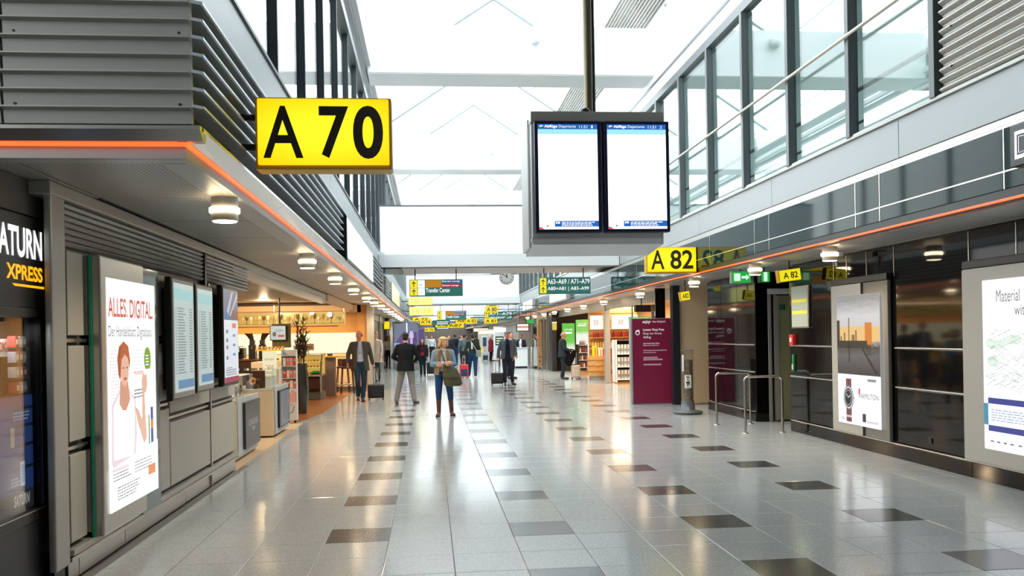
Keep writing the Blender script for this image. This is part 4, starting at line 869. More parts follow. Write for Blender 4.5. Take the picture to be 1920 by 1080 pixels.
def arc(name, z0, z1, a0, a1, r, m, n=10):
    mb = MB(); vs = []
    for i in range(n+1): a = a0+(a1-a0)*i/n; vs += [(5.09+r*math.sin(a), 16.8-r*math.cos(a), z0), (5.09+r*math.sin(a), 16.8-r*math.cos(a), z1)]
    mb.add(vs, [(2*i, 2*i+2, 2*i+3, 2*i+1) for i in range(n)]); return mk(name, mb, m, t)
arc('emblem_label', .52, .78, -.75, .35, .124, pt((225, 225, 222))); arc('text_label', .85, 1.18, -1.3, -.85, .124, pt((190, 195, 200)))
def arce(cu, cz, ru, rz, name='emblem'):
    mb = MB(); vs = []
    for i in range(16): a = 2*PI*i/16; q = cu+ru*math.cos(a); vs.append((5.09+.1255*math.sin(q), 16.8-.1255*math.cos(q), cz+rz*math.sin(a)))
    mb.add(vs, [tuple(range(16))]); mk(name, mb, BLACK, t)
for a in ((-.38, .74, .1, .018), (-.12, .735, .1, .018), (-.32, .7, .07, .014), (-.16, .695, .07, .014), (-.24, .675, .05, .01), (-.34, .63, .16, .025), (-.08, .635, .12, .028), (-.05, .6, .1, .022), (-.3, .585, .1, .02)): arce(*a)
for k in range(3): arce(-.38+k*.16, .545, .05, .008)
t = struct('wall_column', CB(5.71, 27.9, 0, 5.89, 28.08, 2.7, c=.01), SATIN, 'slim grey square column at the duty free shop front', 'column')

# ================================================================ CAFE ON THE LEFT
cf = struct('floor_cafe', None, None, 'warm brown wood floor of the cafe', 'floor')
mb = MB(); mb.add([(-10, 16.95, -.001), (-2.70, 16.95, -.001), (-2.50, 17.9, -.001), (-2.36, 19.4, -.001), (-2.15, 23, -.001), (-2.02, 27, -.001), (-10, 27, -.001)], [tuple(range(7))]); mk('floor_surface', mb, WOODF, cf)
mb = MB(); mb.add([(-2.70, 11.0, .0015), (-2.42, 11.0, .0015), (-2.46, 17.0, .0015), (-3.6, 17.0, .0015), (-3.6, 11.0, .0015)], [tuple(range(5))]); mk('beige_floor_inlay', mb, pt((196, 170, 138), ), cf)
cw = struct('wall_cafe', B(-12, 27.0, 0, -2.22, 27.2, 2.8), TAN, 'tan back wall of the cafe with glowing backsplash', 'wall')
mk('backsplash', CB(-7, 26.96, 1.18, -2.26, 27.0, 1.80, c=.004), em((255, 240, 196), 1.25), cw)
mk('upper_cream_panel', CB(-7, 26.9, 2.42, -2.1, 27.0, 2.66, c=.005), CREAM, cw); mk('lower_panel', CB(-7, 26.96, .14, -2.25, 27, 1.16, c=.004), CREAM, cw); mk('skirting', B(-7, 26.95, 0, -2.25, 27, .12), DGREY, cw)
mk('end_panel', CB(-2.22, 26.9, 0, -1.93, 27.1, 2.66, c=.006), TAN, cw); mk('end_post', CB(-1.93, 26.85, 0, -1.72, 27.15, 2.66, c=.01), SATIN, cw)
cc = struct('ceiling_cafe', B(-12, 11.1, 2.86, -2.56, 27, 2.9), CREAM, 'cream cafe ceiling with recessed downlights', 'ceiling')
for k in range(16): mk('ceiling_board', CB(-7, 11.2+k*.9, 2.83, -2.58, 11.2+k*.9+.87, 2.86, c=.004), mat('peach_ceiling', (226, 180, 136), .35), cc)
mk('dark_slot', B(-7, 25.5, 2.60, -2.9, 26.9, 2.66), pt((50, 32, 22)), cc); mk('bulkhead', CB(-7, 25.6, 2.44, -2.45, 26.9, 2.60, c=.01), CREAM, cc)
mk('bulkhead_return', CB(-2.55, 20.5, 2.50, -2.35, 27, 2.66, c=.01), CREAM, cc)
struct('wall_cafe_left', B(-9.2, 11, 0, -9, 27, 2.9), TAN, 'left wall of the cafe', 'wall'); struct('wall_cafe_near', B(-9, 11.05, 0, -2.5, 11.15, 2.9), CREAM, 'near partition wall between metal wall and cafe', 'wall')
for i, (x, y) in enumerate(((-4.0, 14.5), (-3.3, 16), (-4.3, 17.6), (-3.4, 18.6), (-5.0, 20), (-3.5, 21.5), (-4.4, 23.6))):
    t = thing('recessed_light', '%s round recessed spot in the cream cafe ceiling' % ORD[i], 'light', (x, y, 2.82), 'cafe ceiling spots'); mk('trim_ring', MB().lathe((x, y, 2.82), [(0, .11), (.012, .12)], 20), OFFW, t); mk('lens', MB().lathe((x, y, 2.82), [(-.004, .08), (.002, .08)], 16), LAMPR, t)
    if i % 2 == 0:
        la = bpy.data.lights.new('cafe_glow', 'POINT'); la.energy = CAFE_W*.6; la.shadow_soft_size = .08; la.color = (1, .72, .42); lo = bpy.data.objects.new('cafe_glow', la); COL.objects.link(lo); lo.parent = t; lo.location = (0, 0, -.22)
# watch display counters
WARMW = mat('warm_white_laminate', (232, 220, 196), .45); 
t = thing('display_counter', 'nearer white watch display counter with dark LONGINES panel', 'counter', (-2.85, 12.5, 0))
mk('body', CB(-3.25, 11.75, .03, -2.58, 13.15, .78, c=.01), WARMW, t); mk('side_frame', CB(-2.585, 11.78, .06, -2.555, 13.12, .84, c=.006), mat('pale_blue_grey', (190, 196, 200), .4), t); pn = mk('brand_panel', CB(-2.56, 12.05, .13, -2.515, 13.05, .765, c=.006), mat('dark_bronze_panel', (66, 64, 64), .3, metal=.4), t)
F = Flat(pn, (-2.514, 12.05, .13), 'E'); F.text('LONGINES', .18, .3, .82, .38, em((190, 186, 180), .6)); F.poly([(.38, .27), (.62, .27), (.5, .2)], em((170, 166, 160), .5), 'winged_mark', 2)
mk('top_tray', CB(-3.25, 11.75, .78, -2.56, 13.15, .82, c=.006), OFFW, t); mk('glass_case', B(-3.22, 11.8, .82, -2.62, 13.1, 1.12), GLZ, t); mk('case_lid', CB(-3.22, 11.8, 1.115, -2.62, 13.1, 1.125, c=.003), GLZ, t)
for i, (x, y) in enumerate(((-2.75, 12.0), (-2.85, 12.2), (-2.72, 12.45), (-2.9, 12.6), (-2.74, 12.8))):
    q = thing('wrist_watch', 'watch on a small stand inside the nearer counter case', 'watch', (x, y, .82), 'watches in the nearer counter'); mk('stand', MB().lathe((x, y, .82), [(0, .03), (.06, .015)], 10), OFFW, q); mk('watch_face', MB().tube((x, y-.012, .90), (x, y+.012, .90), .035, n=14), CHROME if i % 2 else pt((190, 130, 60)), q); mk('strap', MB().loft([(x, y, .84, .014, .03), (x, y+.02, .97, .014, .02)], 8), WOODD, q)
t = thing('display_counter', 'farther white display counter with grey photo panel and flower case', 'counter', (-2.8, 15.2, 0))
mk('body', CB(-3.5, 14.6, .03, -2.60, 15.95, .78, c=.01), WARMW, t); mk('side_frame', CB(-2.605, 14.62, .05, -2.565, 15.93, .84, c=.006), mat('pale_blue_grey', (190, 196, 200), .4), t)
pn = mk('photo_panel', CB(-2.566, 14.8, .14, -2.53, 15.85, .76, c=.006), BLACK, t); F = Flat(pn, (-2.529, 14.8, .14), 'E'); F.rect(.08, .02, 1.03, .60, em((110, 116, 124), .6), 'photo'); F.rects([(.4, .1, .45, .4), (.62, .05, .66, .5), (.8, .08, .95, .3)], em((60, 66, 76), .5), 'photo_detail', 2)
mk('top_board', CB(-3.5, 14.6, .78, -2.57, 15.95, .80, c=.005), OFFW, t); mk('glass_case', B(-3.45, 14.65, .80, -2.62, 15.7, 1.12), GLZ, t); mk('backdrop', CB(-3.12, 15.0, .80, -2.8, 15.02, 1.10, c=.003), pt((70, 30, 24)), t)
q = thing('flower_arrangement', 'yellow and dark flower arrangement inside the farther counter case', 'flowers', (-2.93, 14.85, .8)); mk('bowl', MB().lathe((-2.93, 14.85, .80), [(0, .05), (.06, .07)], 14), WOODD, q); mk('dark_bloom', MB().ell((-2.88, 14.85, .93), (.06, .05, .05)), pt((60, 20, 26)), q)
pm = MB()
for k in range(9): a = k*2*PI/9; pm.ell((-2.97+.045*math.cos(a), 14.83, .93+.045*math.sin(a)), (.022, .012, .022), 8, 6)
mk('yellow_petals', pm, pt((240, 170, 40)), q)
for i, (x, m_) in enumerate(((-3.3, (200, 120, 90)), (-3.2, (226, 216, 200)), (-2.7, (220, 226, 230)))):
    q = thing('gift_carton', ('peach', 'cream', 'pale blue')[i]+' carton inside the farther display case', 'box', (x, 14.9, .8)); mk('carton', CB(x-.05, 14.8, .802, x+.04, 14.95, .98, c=.004), pt(m_), q); mk('lid', CB(x-.055, 14.795, .98, x+.045, 14.955, 1.0, c=.003), OFFW, q)
t = thing('counter_poster', 'pale yellow offer poster standing on the farther counter', 'poster', (-2.86, 15.8, .8)); mk('sheet', CB(-2.99, 15.80, .98, -2.74, 15.815, 1.42, c=.003), em((250, 240, 200), .9), t); mk('foot', CB(-2.95, 15.75, .80, -2.78, 15.87, .98, c=.005), OFFW, t)
F = Flat(t, (-2.99, 15.799, .98), 'S'); F.text('NNVO', .04, .27, .20, .31, pt((150, 120, 80)), mirror=True); F.text('%0C', .05, .12, .2, .19, pt((190, 110, 80)), mirror=True); F.lines(.05, .2, .03, .08, 2, pt((150, 120, 80)))
t = thing('brochure_rack', 'tall white wheeled leaflet rack with red print', 'rack', (-2.71, 17.0, 0))
mk('frame', CB(-2.86, 16.98, .06, -2.58, 17.16, .66, c=.008), OFFW, t); mk('back_panel', CB(-2.86, 17.14, .06, -2.58, 17.17, 1.42, c=.005), OFFW, t)
for x in (-2.86, -2.585): mk('side_rail', CB(x, 16.98, .06, x+.008, 17.16, 1.42, c=.002), OFFW, t)
for i, z in enumerate((.66, .86, 1.1, 1.3)):
    mk('pocket', B(-2.85, 16.99, z, -2.585, 17.14, z+.012), OFFW, t)
for i in range(3):
    for j in range(4):
        q = thing('leaflet', 'folded leaflet in the wheeled rack pockets', 'leaflet', (-2.83+j*.065, 17.05, (.68, .88, 1.12)[i]), 'leaflets in the wheeled rack'); x = -2.835+j*.064; z = (.675, .875, 1.115)[i]; mk('cover', CB(x, 17.02+.02*(j % 2), z, x+.055, 17.03+.02*(j % 2), z+.15, c=.002), pt(((224, 150, 140), (206, 60, 60), (236, 226, 220), (226, 120, 110))[(i+j) % 4]), q); mk('title', B(x+.01, 17.019+.02*(j % 2), z+.09, x+.045, 17.02+.02*(j % 2), z+.12), OFFW, q)
F = Flat(t, (-2.86, 16.979, .06), 'S'); F.ell(.05, .12, .04, .045, pt((216, 60, 50)), 'round_mark', 2); F.polys([[(.1, .11), (.2, .15), (.2, .165), (.1, .125)], [(.19, .15), (.205, .15), (.24, .27), (.225, .27)]], pt((80, 86, 130)), 'swoosh', 2)
F.rects([(.04+.05*k, .35, .075+.05*k, .58-.03*(k % 3)) for k in range(5)], pt((230, 150, 140)), 'print', 2); F.text('NEUHEITEN', .04, .285, .22, .31, pt((200, 60, 60)))
for x in (-2.82, -2.62): mk('castor', MB().tube((x-.015, 17.05, .03), (x+.015, 17.05, .03), .03, n=12), BLACK, t)
# tall vase with grasses
t = thing('planter', 'tall dark glazed floor vase holding dry branches and green leaves', 'plant', (-2.80, 19.2, 0))
mk('vase', MB().lathe((-2.80, 19.2, 0), [(0, .10), (.05, .11), (.5, .15), (.85, .14), (1.02, .115), (1.1, .125)], 24), mat('dark_glaze', (44, 48, 50), .12, coat=.5, noise=.4, nscale=6), t)
st = MB(); lf_ = MB(); dl = MB(); R_ = random.Random(5)
for k in range(11):
    a = R_.uniform(0, 2*PI); rr_ = R_.uniform(.03, .16); h = R_.uniform(.4, .95); p0 = (-2.80+.05*math.cos(a), 19.2+.05*math.sin(a), 1.05); p1 = (-2.80+rr_*math.cos(a), 19.2+rr_*math.sin(a), 1.08+h); st.tube(p0, p1, .008, .004, 6)
    for q in range(26):
        f = R_.uniform(.25, 1); p = Vector(p0).lerp(Vector(p1), f); d = Vector((R_.uniform(-1, 1), R_.uniform(-1, 1), R_.uniform(.1, 1.2))).normalized()*R_.uniform(.1, .24); s_ = d.cross(Vector((0, 0, 1))).normalized()*.022
        (lf_ if (k < 6) else dl).add([p, p+d*.5+s_, p+d, p+d*.5-s_], [(0, 1, 2, 3)])
mk('branches', st, WOODD, t); o = mk('green_leaves', lf_, pt((72, 92, 40)), t); o['kind'] = 'stuff'; o = mk('brown_leaves', dl, pt((84, 52, 34)), t); o['kind'] = 'stuff'
# bar counter, grinders, monitor, food
t = thing('bar_counter', 'dark wood bar counter at the back of the cafe', 'counter', (-5.5, 23.4, 0)); mk('body', CB(-7.5, 23.0, 0, -4.1, 23.7, 1.08, c=.01), WOODD, t); mk('worktop', CB(-7.55, 22.95, 1.08, -4.05, 23.75, 1.12, c=.01), pt((120, 66, 36)), t)
for i, x in enumerate((-4.66, -4.40)):
    q = thing('coffee_grinder', ('left', 'right')[i]+' black coffee grinder with flared hopper on the bar counter', 'grinder', (x, 23.3, 1.12)); s_ = -1 if i == 0 else 1
    mk('body', CB(x-.085, 23.2, 1.12, x+.085, 23.42, 1.50, c=.02), BLACK, q); mk('motor', CB(x-.06, 23.22, 1.50, x+.06, 23.4, 1.62, c=.015), BLACK, q)
    mb = MB(); mb.loft([(x, 23.3, 1.60, .05, .05), (x+s_*.05, 23.3, 1.72, .08, .06), (x+s_*.10, 23.3, 1.80, .11, .08)], 14); mk('hopper', mb, pt((60, 34, 22)), q); mk('spout', CB(x-.02, 23.16, 1.38, x+.02, 23.2, 1.46, c=.004), CHROME, q)
q = thing('espresso_machine', 'dark espresso machine beside the grinders', 'machine', (-5.05, 23.3, 1.12)); mk('body', CB(-5.3, 23.1, 1.15, -4.85, 23.5, 1.42, c=.02), BLACK, q); mk('cup_rail', MB().path([(-5.3, 23.12, 1.46), (-4.85, 23.12, 1.46)], .008), CHROME, q); mk('base', CB(-5.3, 23.1, 1.12, -4.85, 23.5, 1.15, c=.005), CHROME, q)
q = thing('till_screen', 'small till screen at the left end of the bar', 'screen', (-4.95, 22.98, 1.12)); mk('bezel', CB(-5.05, 22.9, 1.30, -4.9, 22.93, 1.44, c=.005), BLACK, q); mk('display', B(-5.035, 22.895, 1.32, -4.915, 22.9, 1.42), em((230, 230, 255), 1.0), q); mk('stem', CB(-4.99, 22.93, 1.12, -4.95, 22.99, 1.32, c=.004), BLACK, q)
t = thing('menu_monitor', 'black framed monitor hanging above the cafe counter', 'screen', (-3.77, 22, 1.6)); mk('bezel', CB(-3.96, 21.95, 1.60, -3.56, 22.05, 1.98, c=.01), BLACK, t); mk('backing_box', CB(-3.93, 22.06, 1.42, -3.50, 22.3, 2.02, c=.01), pt((96, 84, 36)), t); mk('pole', MB().tube((-3.76, 22.2, 2.02), (-3.76, 22.2, 2.83), .02), CHAR, t)
F = Flat(t, (-3.94, 21.949, 1.62), 'S'); F.rect(0, 0, .36, .34, em((196, 208, 206), .85), 'screen'); F.rect(.18, .07, .33, .12, em((210, 60, 40), .8), 'red_bar', 2); F.ell(.09, .14, .045, .06, em((120, 90, 80), .7), 'picture', 2); F.text('Kaffee', .13, .2, .3, .27, em((60, 130, 150), .8), lay=3, shear=.3)
t = thing('tiered_shelf', 'amber lit counter shelf with wrapped snacks', 'shelf', (-3.75, 21, 0)); mk('counter', CB(-4.2, 20.8, 0, -3.3, 21.6, 1.1, c=.01), WARMW, t); mk('lit_shelf', CB(-4.12, 20.9, 1.36, -3.45, 21.2, 1.39, c=.004), em((240, 180, 40), .9), t)
for x in (-4.1, -3.47): mk('post', MB().tube((x, 21.0, 1.1), (x, 21.0, 1.36), .012), CHROME, t)
for k in range(8):
    x = -4.06+k*.08; q = thing('pastry', 'wrapped snack on the amber lit shelf', 'pastry', (x, 21.05, 1.39), 'snacks on the amber shelf'); mk('wrapper', MB().ell((x, 21.05, 1.43), (.038, .05, .04), 10, 8), pt(((196, 160, 100), (214, 180, 120))[k % 2]), q)
t = thing('price_board', 'small price card stand on the pastry case', 'sign', (-3.2, 23.8, 1.2)); mk('card', CB(-3.42, 23.7, 1.32, -3.12, 23.72, 1.50, c=.003), pt((214, 176, 150)), t); mk('stem', MB().tube((-3.27, 23.71, 1.20), (-3.27, 23.71, 1.33), .01), CHROME, t); F = Flat(t, (-3.42, 23.699, 1.32), 'S'); F.rects([(.04, .04, .12, .15), (.15, .06, .26, .1)], pt((180, 80, 60)), 'print')
t = thing('pastry_case', 'curved glass pastry display case with dark brown front', 'display case', (-3.3, 24, 0))
mb = MB(); mb.prism([(23.5, .22), (23.44, .3), (23.42, .55), (23.5, .62), (24.6, .62), (24.6, .22)], 'x', -3.75, -2.92); mk('front_panel', mb, pt((70, 40, 28)), t); mk('base', CB(-3.72, 23.55, .0, -2.95, 24.6, .22, c=.01), mat('grey_green_base', (100, 106, 98), .4), t)
mk('steel_band', CB(-3.76, 23.40, .62, -2.90, 24.6, .67, c=.006), BRUSH, t)
mb = MB(); mb.prism([(23.42, .67), (23.55, 1.0), (23.8, 1.18), (23.82, 1.19), (23.57, 1.01), (23.44, .67)], 'x', -3.75, -2.92); mk('curved_glass', mb, GLZ, t); mk('glass_top', CB(-3.75, 23.8, 1.17, -2.92, 24.6, 1.2, c=.004), BRUSH, t)
for x in (-3.755, -2.92): 
    mb = MB(); mb.prism([(23.40, .2), (23.38, .67), (23.55, 1.03), (23.8, 1.21), (23.86, 1.21), (23.62, 1.0), (23.48, .67), (23.5, .2)], 'x', x-.015, x+.02); mk('side_frame', mb, BRUSH, t)
for z in (.84, 1.0): mk('glass_shelf', B(-3.7, 23.65, z, -2.96, 24.5, z+.01), em((250, 210, 120), .7), t)
mk('back_panel', B(-3.74, 24.56, .67, -2.94, 24.6, 1.17), em((240, 190, 90), .7), t)
for i in range(3):
    for k in range(8):
        x = -3.66+k*.09; z = (.67, .85, 1.01)[i]; q = thing('bread_roll', 'golden bread roll in the pastry case', 'bread', (x, 23.75, z), 'bread rolls in the pastry case'); mk('crust', MB().ell((x, 23.72+.02*i, z+.035), (.036, .05, .032), 10, 8), pt(((222, 160, 60), (236, 186, 90), (206, 130, 50))[(i+k) % 3]), q)
q = thing('salad_tray', 'bright green tray of leaves in the pastry case', 'tray', (-3.05, 23.62, .67)); mk('leaves', CB(-3.16, 23.52, .70, -2.96, 23.62, .77, c=.02), pt((40, 190, 50)), q); mk('tray', CB(-3.17, 23.5, .675, -2.95, 23.64, .70, c=.004), BLACK, q)
t = thing('bar_table', 'high cafe table with wooden top on a grey slab leg', 'table', (-2.7, 25, 0)); mk('table_top', CB(-3.0, 24.8, 1.09, -2.30, 25.3, 1.13, c=.01), WOODL, t); mk('slab_leg', CB(-2.98, 24.9, .0, -2.70, 25.2, 1.09, c=.01), mat('taupe_leg', (122, 104, 92), .5), t); mk('foot_bar', CB(-2.7, 24.85, .28, -2.45, 24.9, .31, c=.005), CHROME, t)
q = thing('napkin_box', 'dark napkin box on the high cafe table', 'box', (-2.85, 25.05, 1.13)); mk('box', CB(-2.92, 25.0, 1.13, -2.78, 25.1, 1.20, c=.008), WOODD, q); mk('napkins', CB(-2.90, 25.02, 1.20, -2.80, 25.08, 1.215, c=.003), OFFW, q)
def stool(x, y, lab):
    t = thing('bar_stool', lab, 'stool', (x, y, 0)); mk('seat', CB(x-.17, y-.17, .74, x+.17, y+.17, .80, c=.02), pt((58, 24, 22)), t); mk('backrest', CB(x-.17, y+.13, .80, x+.17, y+.17, 1.02, c=.02), pt((58, 24, 22)), t)
    for sx in (-1, 1):
        for sy in (-1, 1): mk('leg', MB().tube((x+sx*.14, y+sy*.14, .75), (x+sx*.19, y+sy*.19, 0), .014, n=8), BLACK, t)
    mk('foot_ring', MB().path([(x-.17, y-.17, .28), (x+.17, y-.17, .28), (x+.17, y+.17, .28), (x-.17, y+.17, .28), (x-.17, y-.17, .28)], .010, 6), CHROME, t)
stool(-2.42, 25.6, 'right dark red bar stool beside the high cafe table'); stool(-2.62, 26.3, 'rear dark red bar stool against the cafe wall')
t = thing('hanging_shelf', 'long amber lit glass shelf hanging above the cafe bar', 'shelf', (-4, 25, 2.05)); mk('shelf_board', CB(-6.6, 24.9, 2.05, -2.42, 25.3, 2.075, c=.004), em((226, 170, 50), .55), t); mk('glass_front', B(-6.6, 24.9, 2.08, -2.42, 24.905, 2.38), GLZ, t); mk('back_panel', CB(-6.6, 25.3, 2.02, -2.42, 25.32, 2.40, c=.003), em((236, 190, 104), .85), t); mk('under_rail', CB(-6.6, 24.92, 1.97, -2.6, 25.0, 2.0, c=.004), pt((110, 70, 30)), t)
for x in (-6.4, -4.4, -2.44): mk('hanger', MB().tube((x, 25.1, 2.38), (x, 25.1, 2.60), .012), CHROME, t); mk('post', MB().tube((x, 24.93, 2.07), (x, 24.93, 2.39), .010), CHROME, t)
R_ = random.Random(11)
for k in range(34):
    x = -6.45+k*.118; h = R_.uniform(.17, .28); r = R_.uniform(.042, .062); q = thing('glass_vessel', 'small glass or cup on the amber lit hanging shelf', 'glass', (x, 25.05, 2.075), 'glassware on the hanging shelf')
    c_ = ((255, 240, 190), (200, 160, 90), (236, 210, 150), (120, 84, 50))[k % 4]; mk('bowl', MB().lathe((x, 25.05, 2.076), [(0, r*.7), (.01, r*.7), (.015, .008), (h*.4, .008), (h*.5, r*.7), (h*.8, r), (h, r*.85)], 12), mat('glassware_%d' % (k % 4), c_, .1, spec=.8), q)
la = bpy.data.lights.new('cafe_back_glow', 'AREA'); la.shape = 'RECTANGLE'; la.size = 5; la.size_y = .4; la.energy = CAFE_W*.8; la.color = (1, .74, .42); lo = bpy.data.objects.new('cafe_back_glow', la); COL.objects.link(lo); lo.location = (-4.8, 26.0, 2.42)

# ================================================================ SHOPS BEYOND, LEFT
PANEL = mat('brownish_panel', (150, 138, 120), .35, metal=.2)
ws = struct('wall_left_far', B(-3.4, 27.2, 0, -3.2, 98, 2.72), mat('shop_interior', (210, 190, 165), .6), 'inner wall of the far left shops', 'wall')
sf = struct('wall_left_storefront', None, None, 'far left storefronts of grey panels and steel posts', 'wall')
segs = [(28.5, 30.2, 'g'), (31.5, 33.6, 'p'), (33.8, 36.6, 'p'), (37, 40.8, 'p'), (41, 41.6, 's'), (41.7, 44, 'g'), (52, 58, 'g'), (60, 66, 'p'), (68, 76, 'g'), (78, 90, 'p')]
for a, b, k in segs:
    if k == 'p':
        for z0, z1 in ((.12, .9), (.93, 1.7), (1.73, 2.35)): mk('clad_panel', CB(-2.46, a, z0, -2.40, b, z1, c=.006), PANEL, sf)
        mk('kick_plate', CB(-2.44, a, 0, -2.40, b, .1, c=.004), BRUSH, sf)
    elif k == 's': mk('steel_post', CB(-2.5, a, 0, -2.28, b, 2.68, c=.02), STEEL, sf)
    else:
        mk('glass_pane', B(-2.45, a, .1, -2.44, b, 2.35), GLZ, sf); mk('steel_post', CB(-2.48, a-.06, 0, -2.40, a, 2.68, c=.01), STEEL, sf); mk('steel_post', CB(-2.48, b, 0, -2.40, b+.06, 2.68, c=.01), STEEL, sf)
mk('head_track', CB(-2.52, 27.2, 2.38, -2.38, 98, 2.66, c=.01), SATIN, sf)
for k in range(8): mk('shutter_slat', CB(-2.50, 28, 2.40+k*.03, -2.37, 36, 2.42+k*.03, c=.004), SATIN, sf)
bd = thing('yellow_blade_sign', 'small yellow blade sign above the far left storefronts', 'sign', (-2.2, 46.5, 2.1)); mk('blade', CB(-2.42, 46.4, 2.1, -2.15, 46.6, 2.5, c=.01), YELS, bd); mk('mount', CB(-2.4, 46.45, 2.5, -2.2, 46.55, 2.68, c=.01), BLACK, bd)
# far lit poster pillar with tower picture
t = thing('poster_pillar', 'large grey framed poster wall with purple, green and white tower picture', 'poster', (-1.25, 45, 0))
mk('frame', CB(-1.92, 45.0, 0, -.60, 45.3, 2.45, c=.02), mat('blue_grey_frame', (120, 128, 140), .4), t); F = Flat(t, (-1.92, 44.995, 0), 'S')
F.rect(.08, .3, 1.24, 2.35, em((126, 136, 158), .8), 'poster_sheet'); F.poly([(.08, 1.0), (.7, 1.0), (.7, 2.0), (.45, 1.8), (.08, 1.3)], em((112, 84, 150), .8), 'purple_shape', 2); F.rect(.08, .95, .35, 1.35, em((160, 184, 236), .9), 'blue_shape', 3)
F.rect(.78, 1.0, 1.24, 1.9, em((104, 78, 142), .8), 'purple_shape', 3); F.rects([(.90, .9, 1.02, 1.6), (.84, 1.6, 1.08, 1.85), (.88, 1.85, 1.04, 1.95)], em((214, 200, 236), .9), 'control_tower', 4); F.rect(.78, .5, 1.24, .95, em((90, 150, 80), .8), 'green_field', 3); F.rect(.70, .25, .77, 2.38, em((236, 240, 250), 1.1), 'light_strip', 5)
t = thing('poster_pillar', 'second purple and green poster panel just behind the tower poster', 'poster', (-.55, 52, 0)); mk('frame', CB(-.9, 52, 0, -.30, 52.2, 2.2, c=.02), mat('blue_grey_frame', (120, 128, 140), .4), t); F = Flat(t, (-.9, 51.995, 0), 'S'); F.rect(.05, .9, .55, 2.1, em((104, 78, 142), .8), 'purple_field'); F.rect(.05, .2, .55, .9, em((90, 150, 80), .8), 'green_field')
struct('trim_17', CB(-2.1, 46.0, 0, -1.95, 50, 2.66, c=.02), WHITE, 'bright white end panel beside the tower poster', 'panel')

# ================================================================ SHOPS RIGHT
struct('wall_shop_back', B(9.0, 19.2, 0, 9.2, 98, 2.8), mat('shop_cream', (232, 190, 130), .6), 'warm back wall of the duty free shop', 'wall')
fd = struct('floor_shop', B(5.9, 20.5, -.003, 9, 39, .002), mat('shop_floor', (206, 160, 110), .15), 'warm glossy floor of the duty free shop', 'floor')
struct('trim_18', CB(5.74, 19.7, 2.42, 5.86, 98, 2.70, c=.01), SATIN, 'grey shutter box above the right shopfronts', 'trim')
for i, (x, y) in enumerate(((7, 23), (7, 27), (7.2, 31.5), (7, 35))):
    la = bpy.data.lights.new('shop_glow', 'AREA'); la.energy = SHOP_W; la.size = 1.2; la.color = (1, .84, .62); lo = bpy.data.objects.new('shop_glow', la); COL.objects.link(lo); lo.location = (x, y, 2.66)
t = thing('shop_shelving', 'warm wooden duty free shelving with white lit 30 sign', 'shelf', (6.5, 31, 0))
mk('back_panel', CB(5.80, 31.3, .0, 7.6, 31.4, 2.60, c=.01), WOODL, t)
for k in range(12): mk('wood_slat', CB(5.80, 31.26, .18+k*.2, 7.6, 31.30, .18+k*.2+.17, c=.006), WOODL, t)
mk('lit_sign', CB(5.85, 31.1, 1.80, 6.28, 31.26, 2.30, c=.01), em((255, 244, 232), 1.25), t); mk('lit_sign', CB(6.66, 31.1, 1.80, 7.6, 31.26, 2.30, c=.01), em((255, 244, 232), 1.25), t); mk('bottle_poster', CB(6.30, 31.12, 1.80, 6.64, 31.26, 2.30, c=.01), em((250, 200, 120), 1.0), t)
F = Flat(t, (5.85, 31.099, 1.80), 'S'); F.text('30', .10, .16, .28, .34, pt((190, 170, 150)), lay=2); F.text('30', 1.0, .16, 1.2, .34, pt((190, 170, 150)), lay=2); F.rects([(.5, .05, .55, .4), (.6, .1, .66, .45), (.7, .05, .74, .35)], pt((190, 110, 40)), 'printed_bottles', 2)
for z in (.35, .72, 1.08, 1.48): mk('shelf_board', CB(5.82, 30.8, z, 7.6, 31.28, z+.03, c=.005), WOODL, t)
mk('plinth', CB(5.85, 30.85, 0, 7.6, 31.3, .18, c=.01), WOODL, t)
bot = 0
def bottle(x, y, z, h, r, c, lab, grp):
    q = thing('bottle', lab, 'bottle', (x, y, z), grp); mk('body', MB().lathe((x, y, z), [(0, r), (h*.62, r), (h*.78, r*.4), (h*.95, r*.38)], 10), pt(c, .2), q); mk('cap', MB().lathe((x, y, z), [(h*.95, r*.42), (h, r*.42)], 8), pt((200, 170, 60)), q)
for k in range(17): bottle(5.9+k*.095, 31.0, 1.51, .25, .04, ((196, 50, 30), (170, 36, 26), (120, 40, 30))[k % 3], 'red bottle on the top duty free shelf', 'red bottles on the top shelf')
for k in range(17): bottle(5.9+k*.095, 31.0, 1.11, .26, .036, ((236, 180, 40), (244, 226, 190), (224, 200, 60))[k % 3], 'yellow or cream bottle on the middle duty free shelf', 'yellow bottles on the middle shelf')
for k in range(17): bottle(5.9+k*.095, 31.0, .75, .25, .04, ((226, 90, 40), (244, 214, 190), (204, 60, 40))[(k*2) % 3], 'orange or pink bottle on the lower duty free shelf', 'orange bottles on the lower shelf')
for k in range(14): bottle(6.2+k*.095, 31.0, .38, .24, .04, ((206, 160, 60), (180, 130, 50))[k % 2], 'amber bottle on the lowest duty free shelf', 'amber bottles on the lowest shelf')
t = thing('promo_table', 'curved wooden sales gondola with yellow display beside the grey column', 'shelf', (6.0, 29.6, 0))
mb = MB(); mb.loft([(5.95, 30.2, 0.15, .42, .35), (5.95, 30.2, .85, .42, .35)], 24); mk('curved_body', mb, WOODL, t)
for z in (.3, .5, .7): mb = MB(); mb.loft([(5.95, 30.2, z, .435, .365), (5.95, 30.2, z+.02, .435, .365)], 24); mk('groove_band', mb, pt((168, 116, 60)), t)
mb = MB(); mb.loft([(5.95, 30.2, 0, .36, .3), (5.95, 30.2, .15, .36, .3)], 24); mk('toe_kick', mb, SATIN, t)
